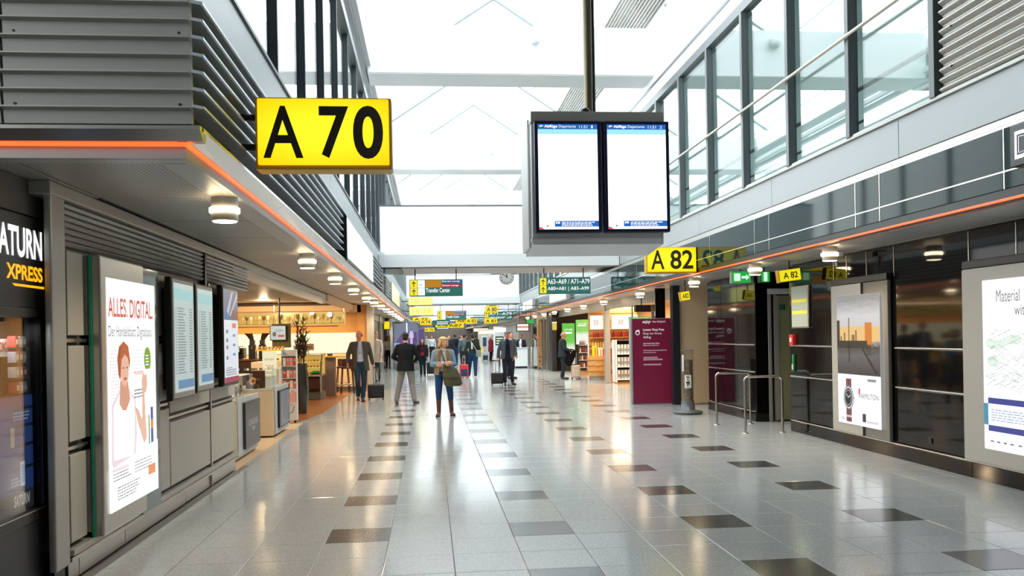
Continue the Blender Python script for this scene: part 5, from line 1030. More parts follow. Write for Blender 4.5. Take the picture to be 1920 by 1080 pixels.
for i, (x, c) in enumerate(((5.78, (246, 214, 30)), (5.98, (250, 240, 220)), (6.14, (232, 70, 40)))):
    q = thing('gift_bag', ('yellow', 'cream', 'red')[i]+' gift pack standing on the curved gondola', 'pack', (x, 30.05, .85)); mk('bag', CB(x-.08, 30.0, .85, x+.07, 30.15, 1.2-.06*i, c=.01), pt(c), q); mk('ribbon', CB(x-.01, 29.99, .85, x+.01, 30.0, 1.15-.06*i, c=.003), RED, q)
# dark shelf unit behind the totem
t = thing('shelf_unit', 'white-sided dark shelf unit of cartons, left of the purple totem', 'shelf', (6.2, 28.3, 0))
mk('side_panel', CB(6.06, 27.9, .02, 6.10, 28.5, 1.42, c=.005), WHITE, t); mk('back_panel', CB(6.10, 28.45, .02, 7.0, 28.5, 1.42, c=.005), CHAR, t); mk('side_panel', CB(6.98, 27.9, .02, 7.02, 28.5, 1.42, c=.005), CHAR, t)
for z in (.1, .52, .94, 1.38):
    mk('shelf_board', CB(6.10, 27.9, z, 6.98, 28.45, z+.03, c=.004), WHITE if z < 1.3 else CHAR, t)
    if z < 1.3:
        for k in range(7): q = thing('carton', 'pale tobacco carton in the dark shelf unit', 'box', (6.16+k*.11, 28.1, z+.03), 'cartons in the dark shelf unit'); mk('box', CB(6.13+k*.11, 27.95, z+.03, 6.215+k*.11, 28.3, z+.33, c=.005), pt(((206, 206, 200), (180, 186, 190))[k % 2]), q); mk('label', B(6.14+k*.11, 27.947, z+.1, 6.205+k*.11, 27.95, z+.2), pt((120, 126, 134)), q)
# green backlit posters
GRN = ramp_em('green_white_picture', [(0, (250, 250, 250)), (.45, (240, 250, 236)), (.6, (120, 214, 90)), (1, (96, 206, 70))])
for i, (x0, x1, y, z0, z1, lab) in enumerate(((5.84, 6.42, 38, .3, 2.14, 'tall green and white backlit poster behind the standing man'), (6.12, 6.72, 36, 1.2, 2.25, 'second green backlit poster, higher than the tall one'), (6.14, 6.55, 33, 1.72, 2.40, 'third green backlit poster beside the wooden shelving'), (6.9, 7.9, 29.5, 2.05, 2.2, 'green light strip above the purple totem'))):
    t = thing('backlit_poster', lab, 'poster', ((x0+x1)/2, y, z0)); mk('case', CB(x0, y+.012, z0 if i != 2 else z0, x1, y+.1, z1, c=.01), CHAR, t); F = Flat(t, (x0, y+.011, z0), 'S'); mk('lit_sheet', B(x0+.01, y, z0+.01, x1-.01, y+.011, z1-.01), GRN, t)
    F.o.y = y; F.text('DUTY FREE', (x1-x0)*.2, (z1-z0)*.82, (x1-x0)*.8, (z1-z0)*.86, LETW, bold=.02); F.lines((x1-x0)*.15, (x1-x0)*.85, (z1-z0)*.74, (z1-z0)*.8, 1, LETW, fill=.8)
    if i == 1: mk('leg', CB(x0+.1, y+.02, 0, x0+.14, y+.06, z0, c=.004), CHAR, t); mk('leg', CB(x1-.14, y+.02, 0, x1-.1, y+.06, z0, c=.004), CHAR, t)
    if i == 0: mk('plinth', CB(x0, y, 0, x1, y+.1, z0, c=.01), CHAR, t)
    if i >= 2: mk('hanger', CB(x0+.1, y+.02, z1, x0+.14, y+.06, 2.7, c=.004), CHAR, t)
struct('wall_shop_dark', B(5.42, 39.0, 0, 7.6, 39.2, 2.7), pt((38, 28, 26)), 'dark wall behind the green posters', 'wall')
struct('wall_shop_pier', CB(5.42, 38.2, 0, 5.62, 39.0, 2.7, c=.01), CHAR, 'dark pier at the end of the duty free shop', 'wall')
t = thing('display_stand', 'bright white lit sales stand with bottles next to it', 'stand', (6.3, 34.4, 0)); mk('lit_panel', CB(6.32, 34.3, .25, 6.65, 34.4, 1.3, c=.01), em((250, 246, 250), 1.1), t); mk('foot', CB(6.3, 34.25, 0, 6.68, 34.5, .25, c=.01), WOODL, t); mk('side_frame', CB(6.66, 34.2, 0, 6.70, 34.5, 1.72, c=.006), CHAR, t)
for j in range(4):
    z = .3+j*.3; mk('small_shelf', CB(5.98, 34.3, z-.02, 6.30, 34.5, z, c=.004), OFFW, t)
    for k in range(4): bottle(6.02+k*.075, 34.38, z, .2, .03, ((150, 40, 40), (120, 90, 60), (200, 190, 180), (110, 30, 40))[(j+k) % 4], 'small bottle on the stand shelves beside the white panel', 'bottles on the stand shelves')
t = thing('hanging_monitor', 'small dark monitor hanging behind the top of the purple totem', 'screen', (5.65, 21, 2.0)); mk('bezel', CB(5.48, 20.98, 1.98, 5.82, 21.05, 2.33, c=.01), pt((70, 56, 50)), t); mk('arm', MB().tube((5.65, 21.02, 2.33), (5.65, 21.02, 2.7), .02), CHAR, t); F = Flat(t, (5.5, 20.979, 2.0), 'S'); F.rects([(.05, .05, .12, .16), (.15, .08, .2, .18), (.23, .05, .29, .16), (.15, .0, .29, .03)], em((225, 235, 255), 1.1), 'picture')
t = thing('black_header', 'black header box above the green strip near the totem', 'box', (5.3, 22, 2.2)); mk('box', CB(5.32, 22, 2.18, 5.75, 22.2, 2.36, c=.01), BLACK, t); mk('hanger', MB().tube((5.5, 22.1, 2.36), (5.5, 22.1, 2.7), .015), CHAR, t)
# glazed vestibule and check desks further on
t = thing('glass_vestibule', 'steel and glass vestibule beyond the dark pier on the right', 'booth', (5.2, 41, 0))
for x, y in ((5.0, 40), (5.3, 40), (5.0, 42), (5.40, 39.5)): mk('steel_post', CB(x-.04, y-.04, 0, x+.04, y+.04, 2.69, c=.01), STEEL, t)
mk('glass_side', B(4.99, 40, .1, 5.0, 42, 2.4), GLW, t); mk('glass_front', B(5.0, 39.99, .1, 5.3, 40, 2.4), GLW, t); mk('cladding', CB(5.44, 39.3, 0, 5.5, 40.2, 2.5, c=.01), PANEL, t)
t = thing('wall_lamp', 'round yellowish wall lamp on the dark pier past the green posters', 'light', (5.52, 38.1, 2.0)); mk('drum', MB().lathe((5.52, 38.08, 2.0), [(-.16, .10), (.16, .10)], 16), em((230, 200, 90), .9), t); mk('rim', MB().lathe((5.52, 38.08, 2.0), [(.16, .11), (.2, .11)], 16), em((255, 240, 200), 1.4), t)
t = thing('service_desk', 'white service desk with staff behind it, right side', 'desk', (4.52, 43, 0)); mk('body', CB(4.2, 43, .08, 4.86, 43.6, .98, c=.02), WHITE, t); mk('worktop', CB(4.15, 42.95, .98, 4.9, 43.7, 1.02, c=.01), OFFW, t); mk('plinth', CB(4.25, 43.05, 0, 4.82, 43.6, .08, c=.01), BLACK, t)
t = thing('service_desk', 'lower grey desk with machines beside the white service desk', 'desk', (5.2, 42.5, 0)); mk('body', CB(4.98, 42.3, .05, 5.45, 43.0, .8, c=.02), SATIN, t); mk('machine', CB(5.0, 42.4, .8, 5.4, 42.9, 1.05, c=.03), OFFW, t); mk('drawer', CB(5.0, 42.28, .5, 5.43, 42.3, .6, c=.005), CHAR, t); mk('drawer', CB(5.0, 42.28, .3, 5.43, 42.3, .4, c=.005), CHAR, t); mk('plinth', B(5.0, 42.35, 0, 5.43, 42.95, .05), BLACK, t)
t = thing('hanging_monitor', 'monitor with orange and white picture above the service desk', 'screen', (4.1, 38, 1.82)); mk('bezel', CB(3.80, 37.98, 1.80, 4.38, 38.06, 2.17, c=.01), BLACK, t); F = Flat(t, (3.84, 37.979, 1.84), 'S'); F.rect(0, 0, .5, .29, em((250, 244, 240), 1.0), 'screen'); F.rect(0, .12, .5, .2, em((226, 150, 100), .95), 'orange_band', 2)
for x in (3.95, 4.25): mk('hanger', MB().tube((x, 38.02, 2.17), (x, 38.02, 2.95), .012), CHAR, t)
mk('cross_arm', MB().tube((3.95, 38.02, 2.95), (4.95, 38.02, 2.95), .015), CHAR, t)
wb = struct('wall_right_far_shops', B(5.9, 48, 0, 6.0, 98, 2.72), mat('shop_grey', (150, 146, 140), .5), 'far right shop wall', 'wall')
struct('wall_service_back', B(4.9, 47.8, 0, 7.6, 48, 2.7), mat('service_taupe', (138, 128, 118), .5), 'taupe back wall behind the service desks', 'wall')
t = thing('information_pillar', 'white and yellow information pillar with dark screen beyond the desk', 'pillar', (3.7, 58, 0)); mk('body', CB(3.45, 58, .02, 3.86, 58.2, 1.65, c=.02), WHITE, t); mk('screen', B(3.53, 57.99, .95, 3.78, 58.0, 1.55), pt((70, 84, 100)), t); mk('yellow_side', CB(3.42, 57.97, .1, 3.52, 58.1, .9, c=.01), YELS, t)
t = thing('flight_board', 'dark board with three green-white rows beyond the jacket man', 'board', (3.62, 46, 0)); mk('panel', CB(3.48, 46, 1.12, 3.92, 46.1, 1.6, c=.01), BLACK, t); mk('post', CB(3.66, 46.02, 0, 3.72, 46.08, 1.12, c=.006), CHAR, t); F = Flat(t, (3.52, 45.999, 1.16), 'S'); F.rects([(0, .04+.13*k, .36, .11+.13*k) for k in range(3)], em((220, 250, 200), 1.0), 'rows')
t = thing('exit_sign', 'tiny green exit sign above the distant monitor', 'sign', (4.8, 40, 2.3)); mk('sign_box', CB(4.52, 40, 2.18, 4.85, 40.08, 2.36, c=.01), GE, t); mk('arm', MB().path([(4.7, 40.04, 2.36), (4.7, 40.04, 2.74), (4.96, 40.04, 2.74)], .015), CHAR, t)
for i, (x, y, w, z0, z1, c) in enumerate(((4.6, 62, .9, 0, 2.3, (230, 230, 230)), (3.9, 70, 1.4, 0, 2.2, (190, 180, 170)), (-2.3, 70, 1.2, 0, 2.3, (210, 190, 170)), (4.2, 84, 1.5, 0, 2.5, (96, 82, 60)), (-2.2, 84, 1.6, 0, 2.4, (60, 64, 84)))):
    t = thing('shop_pillar', ('white shop pillar right of the information pillar', 'grey beige shop pillar deep on the right', 'cream shop pillar deep on the left', 'brown shop pillar at the far right end', 'dark blue shop pillar at the far left end')[i], 'pillar', (x, y, 0)); mk('body', CB(x, y, z0, x+w, y+.5, z1, c=.03), pt(c), t); mk('lit_header', CB(x+.05, y-.02, z1-.4, x+w-.05, y, z1-.1, c=.01), em(((255, 255, 255), (255, 250, 220))[i % 2], 1.1), t)

# ================================================================ PEOPLE
def remesh(name, mb, m, parent, vox, smooth=2):
    me = bpy.data.meshes.new(name); me.from_pydata(mb.v, [], mb.f)
    bm = bmesh.new(); bm.from_mesh(me); bmesh.ops.recalc_face_normals(bm, faces=bm.faces[:]); bm.to_mesh(me); bm.free()
    o = bpy.data.objects.new(name, me); COL.objects.link(o)
    r = o.modifiers.new('r', 'REMESH'); r.mode = 'VOXEL'; r.voxel_size = vox; r.use_smooth_shade = True
    if smooth: s = o.modifiers.new('s', 'SMOOTH'); s.iterations = smooth; s.factor = .5
    dg = bpy.context.evaluated_depsgraph_get(); me2 = bpy.data.meshes.new_from_object(o.evaluated_get(dg)); o.modifiers.clear(); o.data = me2; me2.name = name
    me2.materials.clear(); me2.materials.append(m); o.parent = parent; return o
J0 = dict(head=(0, -.01, 1.60), neck=(0, .015, 1.44), chest=(0, 0, 1.26), waist=(0, .0, 1.06), hip=(0, .005, .93),
          sL=(-.185, .01, 1.39), sR=(.185, .01, 1.39), eL=(-.235, .03, 1.12), eR=(.235, .03, 1.12), wL=(-.245, -.04, .88), wR=(.245, -.04, .88),
          hL=(-.085, 0, .90), hR=(.085, 0, .90), kL=(-.095, -.02, .49), kR=(.095, -.02, .49), aL=(-.10, .03, .09), aR=(.10, .03, .09), fL=(-.12, -.13, .035), fR=(.12, -.13, .035))
def person(name, label, x, y, rz, h, J={}, skin=(214, 158, 128), trousers=(40, 44, 54), top=(60, 60, 70), coat=None, coat_len=.80, open_front=True, shoe=(30, 26, 24), boots=None, hair=(60, 40, 28), hairstyle='short', det=1, sleeves=None, skirt=None, female=False, scarf=None, tw=1.0, cap=None, headturn=0, vest=None):
    P = {k: Vector(v) for k, v in {**J0, **J}.items()}; s = h/1.72
    t = thing(name, label, 'person', (x, y, 0)); t.rotation_euler = (0, 0, rz); t.scale = (s, s, s)
    vox = (.0075, .013, .02)[det]; cv = (.011, .016, .022)[det]; nseg = 12
    mt = mat('skin_%d_%d_%d' % skin, skin, .5, spec=.3)
    b = MB(); hd = P['head']
    Rm = Matrix.Rotation(headturn, 3, 'Z')
    def H(x_, y_, z_): return hd+Rm @ Vector((x_, y_, z_))
    b.ell(hd+Vector((0, .01, .03)), (.072, .09, .085)); b.ell(H(0, -.015, -.03), (.056, .07, .085)); b.ell(H(0, -.04, -.082), (.03, .035, .025), 10, 8)
    b.cap(H(0, -.085, .01), H(0, -.103, -.028), .009, .014, 8); b.ell(H(0, -.083, -.058), (.022, .012, .01), 8, 6); b.ell(H(0, -.078, .025), (.05, .015, .01), 10, 6)
    for q in (-1, 1): b.ell(H(q*.073, .01, -.01), (.012, .022, .032), 8, 8); b.ell(H(q*.036, -.06, -.03), (.022, .02, .025), 8, 8)
    b.cap(P['neck']+Vector((0, 0, -.04)), hd+Vector((0, .02, -.06)), .056, .05, nseg)
    b.ell(P['chest'], (.155, .10, .19)); b.ell(P['waist'], (.125, .09, .16)); b.ell(P['hip'], (.155, .11, .12)); b.cap(P['sL'], P['sR'], .058, .058, nseg)
    if female:
        for q in (-1, 1): b.ell(P['chest']+Vector((q*.07, -.075, .0)), (.06, .05, .06))
    for q in 'LR':
        b.cap(P['s'+q], P['e'+q], .048, .038, nseg); b.cap(P['e'+q], P['w'+q], .037, .026, nseg)
        d = (P['w'+q]-P['e'+q]).normalized(); w = P['w'+q]; sg = -1 if q == 'L' else 1
        side = d.cross(Vector((sg, 0, 0)));  side = (Vector((0, -1, 0)) if side.length < .2 else side.normalized()); side = side if side.y < 0 else -side
        nrm = d.cross(side).normalized()
        pc = w+d*.05; b.cap(w+d*.01-side*.012, w+d*.085-side*.018, .024, .020, 8); b.cap(w+d*.01+side*.012, w+d*.085+side*.02, .024, .019, 8)
        if det < 2:
            inward = nrm if (nrm.x*sg) < 0 else -nrm
            for k, (o_, L) in enumerate(((-.033, .062), (-.011, .078), (.011, .074), (.033, .064))):
                p0 = w+d*.088+side*o_*.9; p1 = p0+d*L*.5+inward*.006; p2 = p1+d*L*.38+inward*.024; b.cap(p0, p1, .0098, .0095, 8); b.cap(p1, p2, .0095, .008, 8)
            p0 = w+d*.03+side*.03; p1 = p0+side*.03+d*.03; p2 = p1+d*.035+inward*.008; b.cap(p0, p1, .013, .011, 8); b.cap(p1, p2, .011, .009, 8)
        b.cap(P['h'+q], P['k'+q], .082, .056, nseg); b.cap(P['k'+q], P['a'+q], .054, .034, nseg); b.cap(P['a'+q]-Vector((0, 0, .03)), P['f'+q], .036, .028, nseg)
    body = remesh('body', b, mt, t, vox, 2)
    # face
    if det < 2:
        for q in (-1, 1):
            c = H(q*.030, -.0815, .005); mk('eye', MB().ell(c, (.011, .007, .006), 10, 8), pt((236, 232, 228)), body, local=True); mk('iris', MB().ell(c+Rm @ Vector((0, -.005, 0)), (.005, .003, .005), 8, 6), pt((40, 40, 44)), body, local=True)
            mk('eyebrow', MB().cap(H(q*.018, -.091, .028), H(q*.046, -.083, .026), .004, .003, 6), pt(tuple(int(v*.7) for v in hair)), body, local=True)
        mk('lips', MB().ell(H(0, -.094, -.058), (.021, .006, .006), 10, 6), pt((176, 92, 84)), body, local=True)
    # hair
    hb = MB(); hm = mat('hair_%d_%d_%d' % hair, hair, .7, noise=.5, nscale=90, bump=.4)
    if hairstyle == 'short': hb.ell(H(0, .025, .052), (.080, .090, .080)); hb.ell(H(0, .05, .0), (.074, .065, .075))
    elif hairstyle == 'bald': hb.ell(H(0, .055, -.005), (.077, .062, .05)); hb.ell(H(-.055, .03, .01), (.022, .05, .035)); hb.ell(H(.055, .03, .01), (.022, .05, .035))
    elif hairstyle == 'bob':
        hb.ell(H(0, .03, .055), (.095, .10, .085)); hb.ell(H(0, .06, -.02), (.095, .07, .10))
        for q in (-1, 1): hb.ell(H(q*.078, .005, -.005), (.034, .06, .085)); hb.ell(H(q*.088, .03, -.04), (.036, .05, .05)); hb.ell(H(q*.04, -.055, .08), (.045, .035, .03))
        for k in range(7): a = k*.9; hb.ell(H(.085*math.cos(a), .03+.07*math.sin(a), .07+.02*math.sin(k*2.1)), (.035, .035, .03), 8, 6)
    elif hairstyle == 'long': 
        hb.ell(H(0, .03, .05), (.087, .093, .083)); hb.ell(H(0, .07, -.06), (.085, .05, .16))
        for q in (-1, 1): hb.ell(H(q*.072, .01, -.06), (.028, .05, .14))
    remesh('hair', hb, hm, t, max(vox, .009), 1)
    # trousers
    tm = cloth(trousers); tr_ = MB(); hp = P['hip']
    tr_.ell(hp+Vector((0, 0, .0)), (.172, .122, .13)); k_ = 1.0*tw
    for q in 'LR':
        an = P['a'+q]; kn = P['k'+q]
        tr_.cap(P['h'+q], kn, .098*k_, .070*k_, nseg)
        if boots: tr_.cap(kn, kn.lerp(an, .3), .068, .062, nseg)
        else: tr_.cap(kn, an+Vector((0, 0, .02)), .068*k_, .056*k_, nseg)
    remesh('trousers', tr_, tm, t, cv, 2)
    for q in 'LR':
        sb = MB(); a = P['a'+q]; f = P['f'+q]; dv = (f-a); dv.z = 0; dv.normalize(); fl = min(a.z-.09, f.z-.035)
        sb.cap(a+Vector((0, 0, -.045)), f+Vector((0, 0, .004)), .043, .034, nseg); sb.cap(f-dv*.03, f+dv*.05, .036, .03, nseg)
        if boots:
            kn = P['k'+q]; sb.cap(a, kn.lerp(a, .18), .046, .060, nseg)
        remesh('boot' if boots else 'shoe', sb, mat('leather_%d_%d_%d' % (boots or shoe), boots or shoe, .35), t, .012 if det < 2 else .02, 1)
        so = MB(); so.loft([(0, 0, 0, .046, .13), (0, 0, .018, .046, .13)], 16); ang = math.atan2(dv.x, -dv.y); M_ = Matrix.Rotation(ang, 3, 'Z'); c = (a+f)/2+dv*.02
        low = max(0, fl); so.v = [tuple(M_ @ Vector(v)+Vector((c.x, c.y, low))) for v in so.v]; mk('sole', so, pt((28, 24, 22)) if not (shoe[0] > 150) else pt((236, 236, 236)), t, local=True)
    # shirt / top
    sb = MB(); c = P['chest']; w = P['waist']; L = P['sL'].x; 
    sb.ell(c, (.168, .115, .20)); sb.ell(w, (.145, .108, .18)); sb.cap(P['sL'] if not coat else P['sL']*.7+P['sR']*.3, P['sR'] if not coat else P['sR']*.7+P['sL']*.3, .066 if not coat else .052, .066 if not coat else .052, nseg); sb.ell(hp+Vector((0, 0, .06)), (.168, .122, .10)); sb.cap(P['neck']-Vector((0, 0, .06)), P['neck']+Vector((0, 0, .01)), .075, .062, nseg)
    if female:
        for q in (-1, 1): sb.ell(P['chest']+Vector((q*.07, -.08, .0)), (.066, .054, .066))
    slv = sleeves or top
    arms = MB()
    for q in 'LR':
        arms.cap(P['s'+q], P['e'+q], .062, .052, nseg); arms.cap(P['e'+q], P['w'+q].lerp(P['e'+q], .06), .051, .040, nseg)
    if not coat:
        if sleeves is None:
            sb.add(arms.v, arms.f); remesh('top', sb, cloth(top), t, cv, 2)
        else: remesh('top', sb, cloth(top), t, cv, 2); remesh('sleeves', arms, cloth(sleeves), t, cv, 2)
    else:
        remesh('shirt', sb, cloth(top), t, cv, 2)
        cb = MB(); hemz = coat_len; off = .012 if open_front else 0
        # open-front shell built from an arc loft so the shirt shows between the fronts
        vs = []; n = 28; gap = .42 if open_front else .0
        rows = [(P['neck'].x, P['neck'].y+.01, P['neck'].z-.005, .085, .075), ((P['sL'].x+P['sR'].x)/2, c.y, P['sL'].z+.045, .15, .10), (c.x, c.y, c.z+.06, .196, .142), (c.x, c.y, c.z-.06, .188, .140), (w.x, w.y, w.z, .176, .138), (hp.x, hp.y, hp.z+.02, .196, .150), (hp.x, hp.y+.005, hemz, .215, .165)]
        if hemz > .86: rows = rows[:5]+[(hp.x, hp.y, hemz, .192, .148)]
        for ri, (x_, y_, z_, a_, b_) in enumerate(rows):
            g = gap*(1.0 if ri > 1 else .7)*(1.0 if ri < len(rows)-1 else 1.25)
            for i in range(n+1):
                q = -PI/2+g+(2*PI-2*g)*i/n; vs.append((x_+a_*math.cos(q), y_+b_*math.sin(q), z_))
        m1 = n+1; fs = [(r*m1+i, r*m1+i+1, (r+1)*m1+i+1, (r+1)*m1+i) for r in range(len(rows)-1) for i in range(n)]
        me = bpy.data.meshes.new('coat'); me.from_pydata(vs, [], fs); o = bpy.data.objects.new('coat', me); COL.objects.link(o)
        so_ = o.modifiers.new('so', 'SOLIDIFY'); so_.thickness = .026; so_.offset = 0
        dg = bpy.context.evaluated_depsgraph_get(); m3 = bpy.data.meshes.new_from_object(o.evaluated_get(dg)); bpy.data.objects.remove(o)
        cb.add([v.co[:] for v in m3.vertices], [tuple(p.vertices) for p in m3.polygons])
        for qa, qb in (('sL', 'sR'), ('sR', 'sL')): cb.cap(P[qa]+Vector((0, 0, -.004)), P[qa]*.68+P[qb]*.32+Vector((0, .02, .014)), .066, .062, nseg)
        big = MB()
        for q in 'LR': big.cap(P['s'+q]+Vector((0, 0, -.01)), P['e'+q], .070, .058, nseg); big.cap(P['e'+q], P['w'+q].lerp(P['e'+q], .06), .057, .044, nseg)
        if vest: remesh('sleeves', big, cloth(vest), t, cv, 2)
        else: cb.add(big.v, big.f)
        remesh('vest' if vest else 'jacket', cb, cloth(coat), t, cv, 3)
        if open_front and det == 0:
            for q in (-1, 1):
                lp = MB(); lp.prism([(q*.045, P['neck'].z-.02), (q*.11, P['neck'].z-.04), (q*.125, c.z+.07), (q*.075, c.z-.08), (q*.06, c.z+.05)][::q], 'y', -.150, -.135); mk('lapel', lp, cloth(coat), t, local=True)
    if scarf:
        sc = MB(); 
        for k in range(14): a = 2*PI*k/14; a2 = 2*PI*(k+1)/14; sc.cap(P['neck']+Vector((.085*math.cos(a), -.01+.075*math.sin(a), -.03)), P['neck']+Vector((.085*math.cos(a2), -.01+.075*math.sin(a2), -.03)), .030, .030, 8)
        for q in (-1, 1): sc.cap(P['neck']+Vector((q*.05, -.085, -.04)), P['chest']+Vector((q*.035, -.155, -.12)), .035, .028, 8)
        remesh('scarf', sc, cloth(scarf), t, cv, 2)
    if cap: remesh('cap', MB().ell(H(0, .01, .075), (.088, .10, .055)).ell(H(0, -.085, .055), (.06, .05, .012)), cloth(cap), t, .009, 1)
    t['_s'] = s; return t
def attach(t, name, mb, m): return mk(name, mb, m, t, local=True)
def worldpt(t, v): return Matrix.Translation(t.location) @ Matrix.Rotation(t.rotation_euler.z, 4, 'Z') @ (Vector(v)*t.scale.x)

def suitcase(x, y, rz, w, h, d, c, lab, handle, hx=.6, front=None, soft=True):
    t = thing('suitcase', lab, 'suitcase', (x, y, 0)); t.rotation_euler = (0, 0, rz)
    P_ = lambda n, mb, m: mk(n, mb, m, t, local=True)
    P_('shell', CB(-w/2, -d/2, .05, w/2, d/2, .05+h, c=.045), mat('case_%d_%d_%d' % c, c, .5, noise=.3, nscale=30))
    P_('front_pocket', CB(-w*.38, -d/2-.02, .09, w*.38, -d/2+.01, .05+h*.62, c=.015), mat('case2_%d_%d_%d' % (front or c), front or c, .6))
    P_('zip', CB(-w/2-.003, -.006, .06, w/2+.003, .006, .05+h+.003, c=.002), CHROME if not soft else CHAR)
    for q in (-1, 1):
        P_('wheel', MB().tube((q*w*.42-.015, d*.3, .03), (q*w*.42+.015, d*.3, .03), .03, n=14), BLACK); P_('wheel', MB().tube((q*w*.42-.015, -d*.3, .03), (q*w*.42+.015, -d*.3, .03), .03, n=14), BLACK)
        P_('handle_tube', MB().tube((q*w*.14, d*.35, .05+h-.02), (q*w*.14, d*.35, handle), .013, n=8), SATIN)
    P_('handle_grip', CB(-w*.18, d*.35-.015, handle-.01, w*.18, d*.35+.015, handle+.025, c=.008), BLACK); P_('carry_handle', MB().path([(-.06, 0, .05+h), (-.05, 0, .08+h), (.05, 0, .08+h), (.06, 0, .05+h)], .009, 8), BLACK)
    return t
# woman in front
wj = dict(head=(.015, -.015, 1.57), aL=(-.11, .0, .09), fL=(-.15, -.14, .035), kL=(-.11, -.03, .50), hL=(-.09, 0, .90), aR=(.17, .10, .09), fR=(.20, -.03, .035), kR=(.14, .0, .49),
          sL=(-.175, .01, 1.37), sR=(.175, .01, 1.37), eL=(-.235, -.03, 1.11), eR=(.235, -.03, 1.11), wL=(.02, -.24, 1.14), wR=(-.02, -.22, 1.10))
w_ = person('person', 'woman with blond bob, beige vest, denim sleeves and tall brown boots, arms crossed', .26, 17.73, .05, 1.64, wj, trousers=(44, 74, 124), top=(222, 210, 196), coat=(150, 136, 118), coat_len=.88, vest=(122, 154, 176), boots=(96, 52, 44), hair=(214, 182, 126), hairstyle='bob', det=0, female=True, scarf=(206, 192, 176), headturn=.35, skin=(222, 160, 130))
bagm = mat('olive_bag', (76, 76, 48), .6, noise=.5, nscale=12, bump=.3)
bg_ = thing('shoulder_bag', 'large olive green shoulder bag hanging at the blond woman\'s side', 'bag', (.46, 17.55, .75))
bb = MB(); bb.loft([(.45, 17.54, .62, .15, .08), (.45, 17.54, .66, .19, .11), (.43, 17.55, .82, .185, .11), (.39, 17.55, .95, .15, .08), (.36, 17.55, 1.05, .09, .05)], 20); remesh('bag_body', bb, bagm, None, .014, 2); ob = bpy.context.scene.objects[-1] if False else [o for o in COL.objects if o.name.startswith('bag_body')][-1]
ob.parent = bg_; ob.matrix_parent_inverse = Matrix.Translation(-bg_.location)
mk('flap', MB().loft([(.43, 17.50, .80, .17, .085), (.40, 17.51, .96, .14, .075)], 18), bagm, bg_); mk('strap', MB().path([(.32, 17.50, 1.02), (.26, 17.5, 1.2), (.22, 17.58, 1.36)], .016, 8), bagm, bg_); mk('strap', MB().path([(.40, 17.62, 1.02), (.36, 17.7, 1.2), (.28, 17.72, 1.36)], .012, 8), bagm, bg_)
w2_ = thing('wrist_watch', 'small silver watch on the crossed arm of the blond woman', 'watch', (.25, 17.48, 1.08)); mk('case', MB().tube((.25, 17.475, 1.09), (.25, 17.462, 1.09), .018, n=14), CHROME, w2_); mk('strap', MB().tube((.232, 17.49, 1.09), (.268, 17.49, 1.09), .03, n=14), pt((230, 226, 220)), w2_)
# man seen from behind in black jacket
mj = dict(hL=(-.10, 0, .92), kL=(-.14, -.02, .50), aL=(-.20, .06, .09), fL=(-.26, -.10, .035), kR=(.16, -.04, .50), aR=(.235, .0, .09), fR=(.25, -.16, .035), eL=(-.30, -.01, 1.14), wL=(-.20, -.20, 1.02), eR=(.30, .0, 1.14), wR=(.22, -.22, 1.06), head=(0, -.02, 1.61))
m_ = person('person', 'man seen from behind in black jacket and grey trousers, legs apart', -.60, 21.28, PI-.1, 1.73, mj, trousers=(140, 138, 134), top=(40, 40, 44), coat=(22, 26, 30), coat_len=.80, open_front=False, shoe=(70, 72, 74), hair=(24, 20, 20), det=0, tw=1.12)
cmr = thing('camera_bag', 'small grey camera bag held at the right side of the black-jacketed man', 'bag', (-.34, 21.2, .88)); mk('pouch', CB(-.40, 21.12, .82, -.27, 21.25, .96, c=.02), pt((120, 122, 118)), cmr); mk('strap', MB().path([(-.38, 21.2, .95), (-.35, 21.22, 1.08), (-.30, 21.2, .95)], .006, 6), BLACK, cmr)
# walking man in blazer
sj = dict(kL=(-.07, -.16, .50), aL=(-.06, .02, .13), fL=(-.07, -.14, .06), kR=(.09, -.05, .49), aR=(.05, -.06, .09), fR=(.06, -.23, .035), eL=(-.28, .06, 1.14), wL=(-.30, -.10, .93), eR=(.26, .09, 1.14), wR=(.31, .12, .90), head=(-.02, -.02, 1.61))
s_m = person('person', 'walking man in grey-brown blazer, pale shirt and jeans beside the cafe', -1.80, 22.5, .12, 1.82, sj, trousers=(36, 58, 74), top=(176, 182, 200), coat=(74, 70, 64), coat_len=.74, shoe=(50, 34, 30), hair=(58, 42, 34), hairstyle='bald', det=0, headturn=-.5, skin=(196, 122, 98), tw=.98)
suitcase(-1.43, 22.85, .1, .42, .36, .22, (18, 18, 20), 'black wheeled cabin case behind the walking man in the blazer', .84)
suitcase(2.18, 28.35, -.1, .40, .36, .22, (24, 30, 36), 'dark wheeled case beside the man in grey-blue jacket', .80)
gj = dict(eL=(-.27, .02, 1.13), wL=(-.31, .0, .88), eR=(.27, .03, 1.13), wR=(.22, -.05, .92), kL=(-.09, -.06, .49), aL=(-.08, -.0, .09), fL=(-.10, -.16, .035), aR=(.17, .08, .09), kR=(.12, .0, .49), fR=(.22, -.06, .035))
person('person', 'man in grey-blue jacket, navy sweater and cap pulling a dark case', 2.52, 28.32, .05, 1.76, gj, trousers=(34, 42, 54), top=(30, 40, 68), coat=(84, 94, 104), coat_len=.84, shoe=(64, 62, 60), hair=(150, 146, 142), det=0, cap=(126, 122, 120), skin=(206, 142, 122))
hj = dict(wL=(-.33, -.02, .90), eL=(-.28, .04, 1.12), wR=(.24, -.10, .96), aL=(-.10, .05, .09), kL=(-.10, .0, .49), aR=(.15, -.12, .09), kR=(.11, -.12, .50), fR=(.18, -.26, .035))
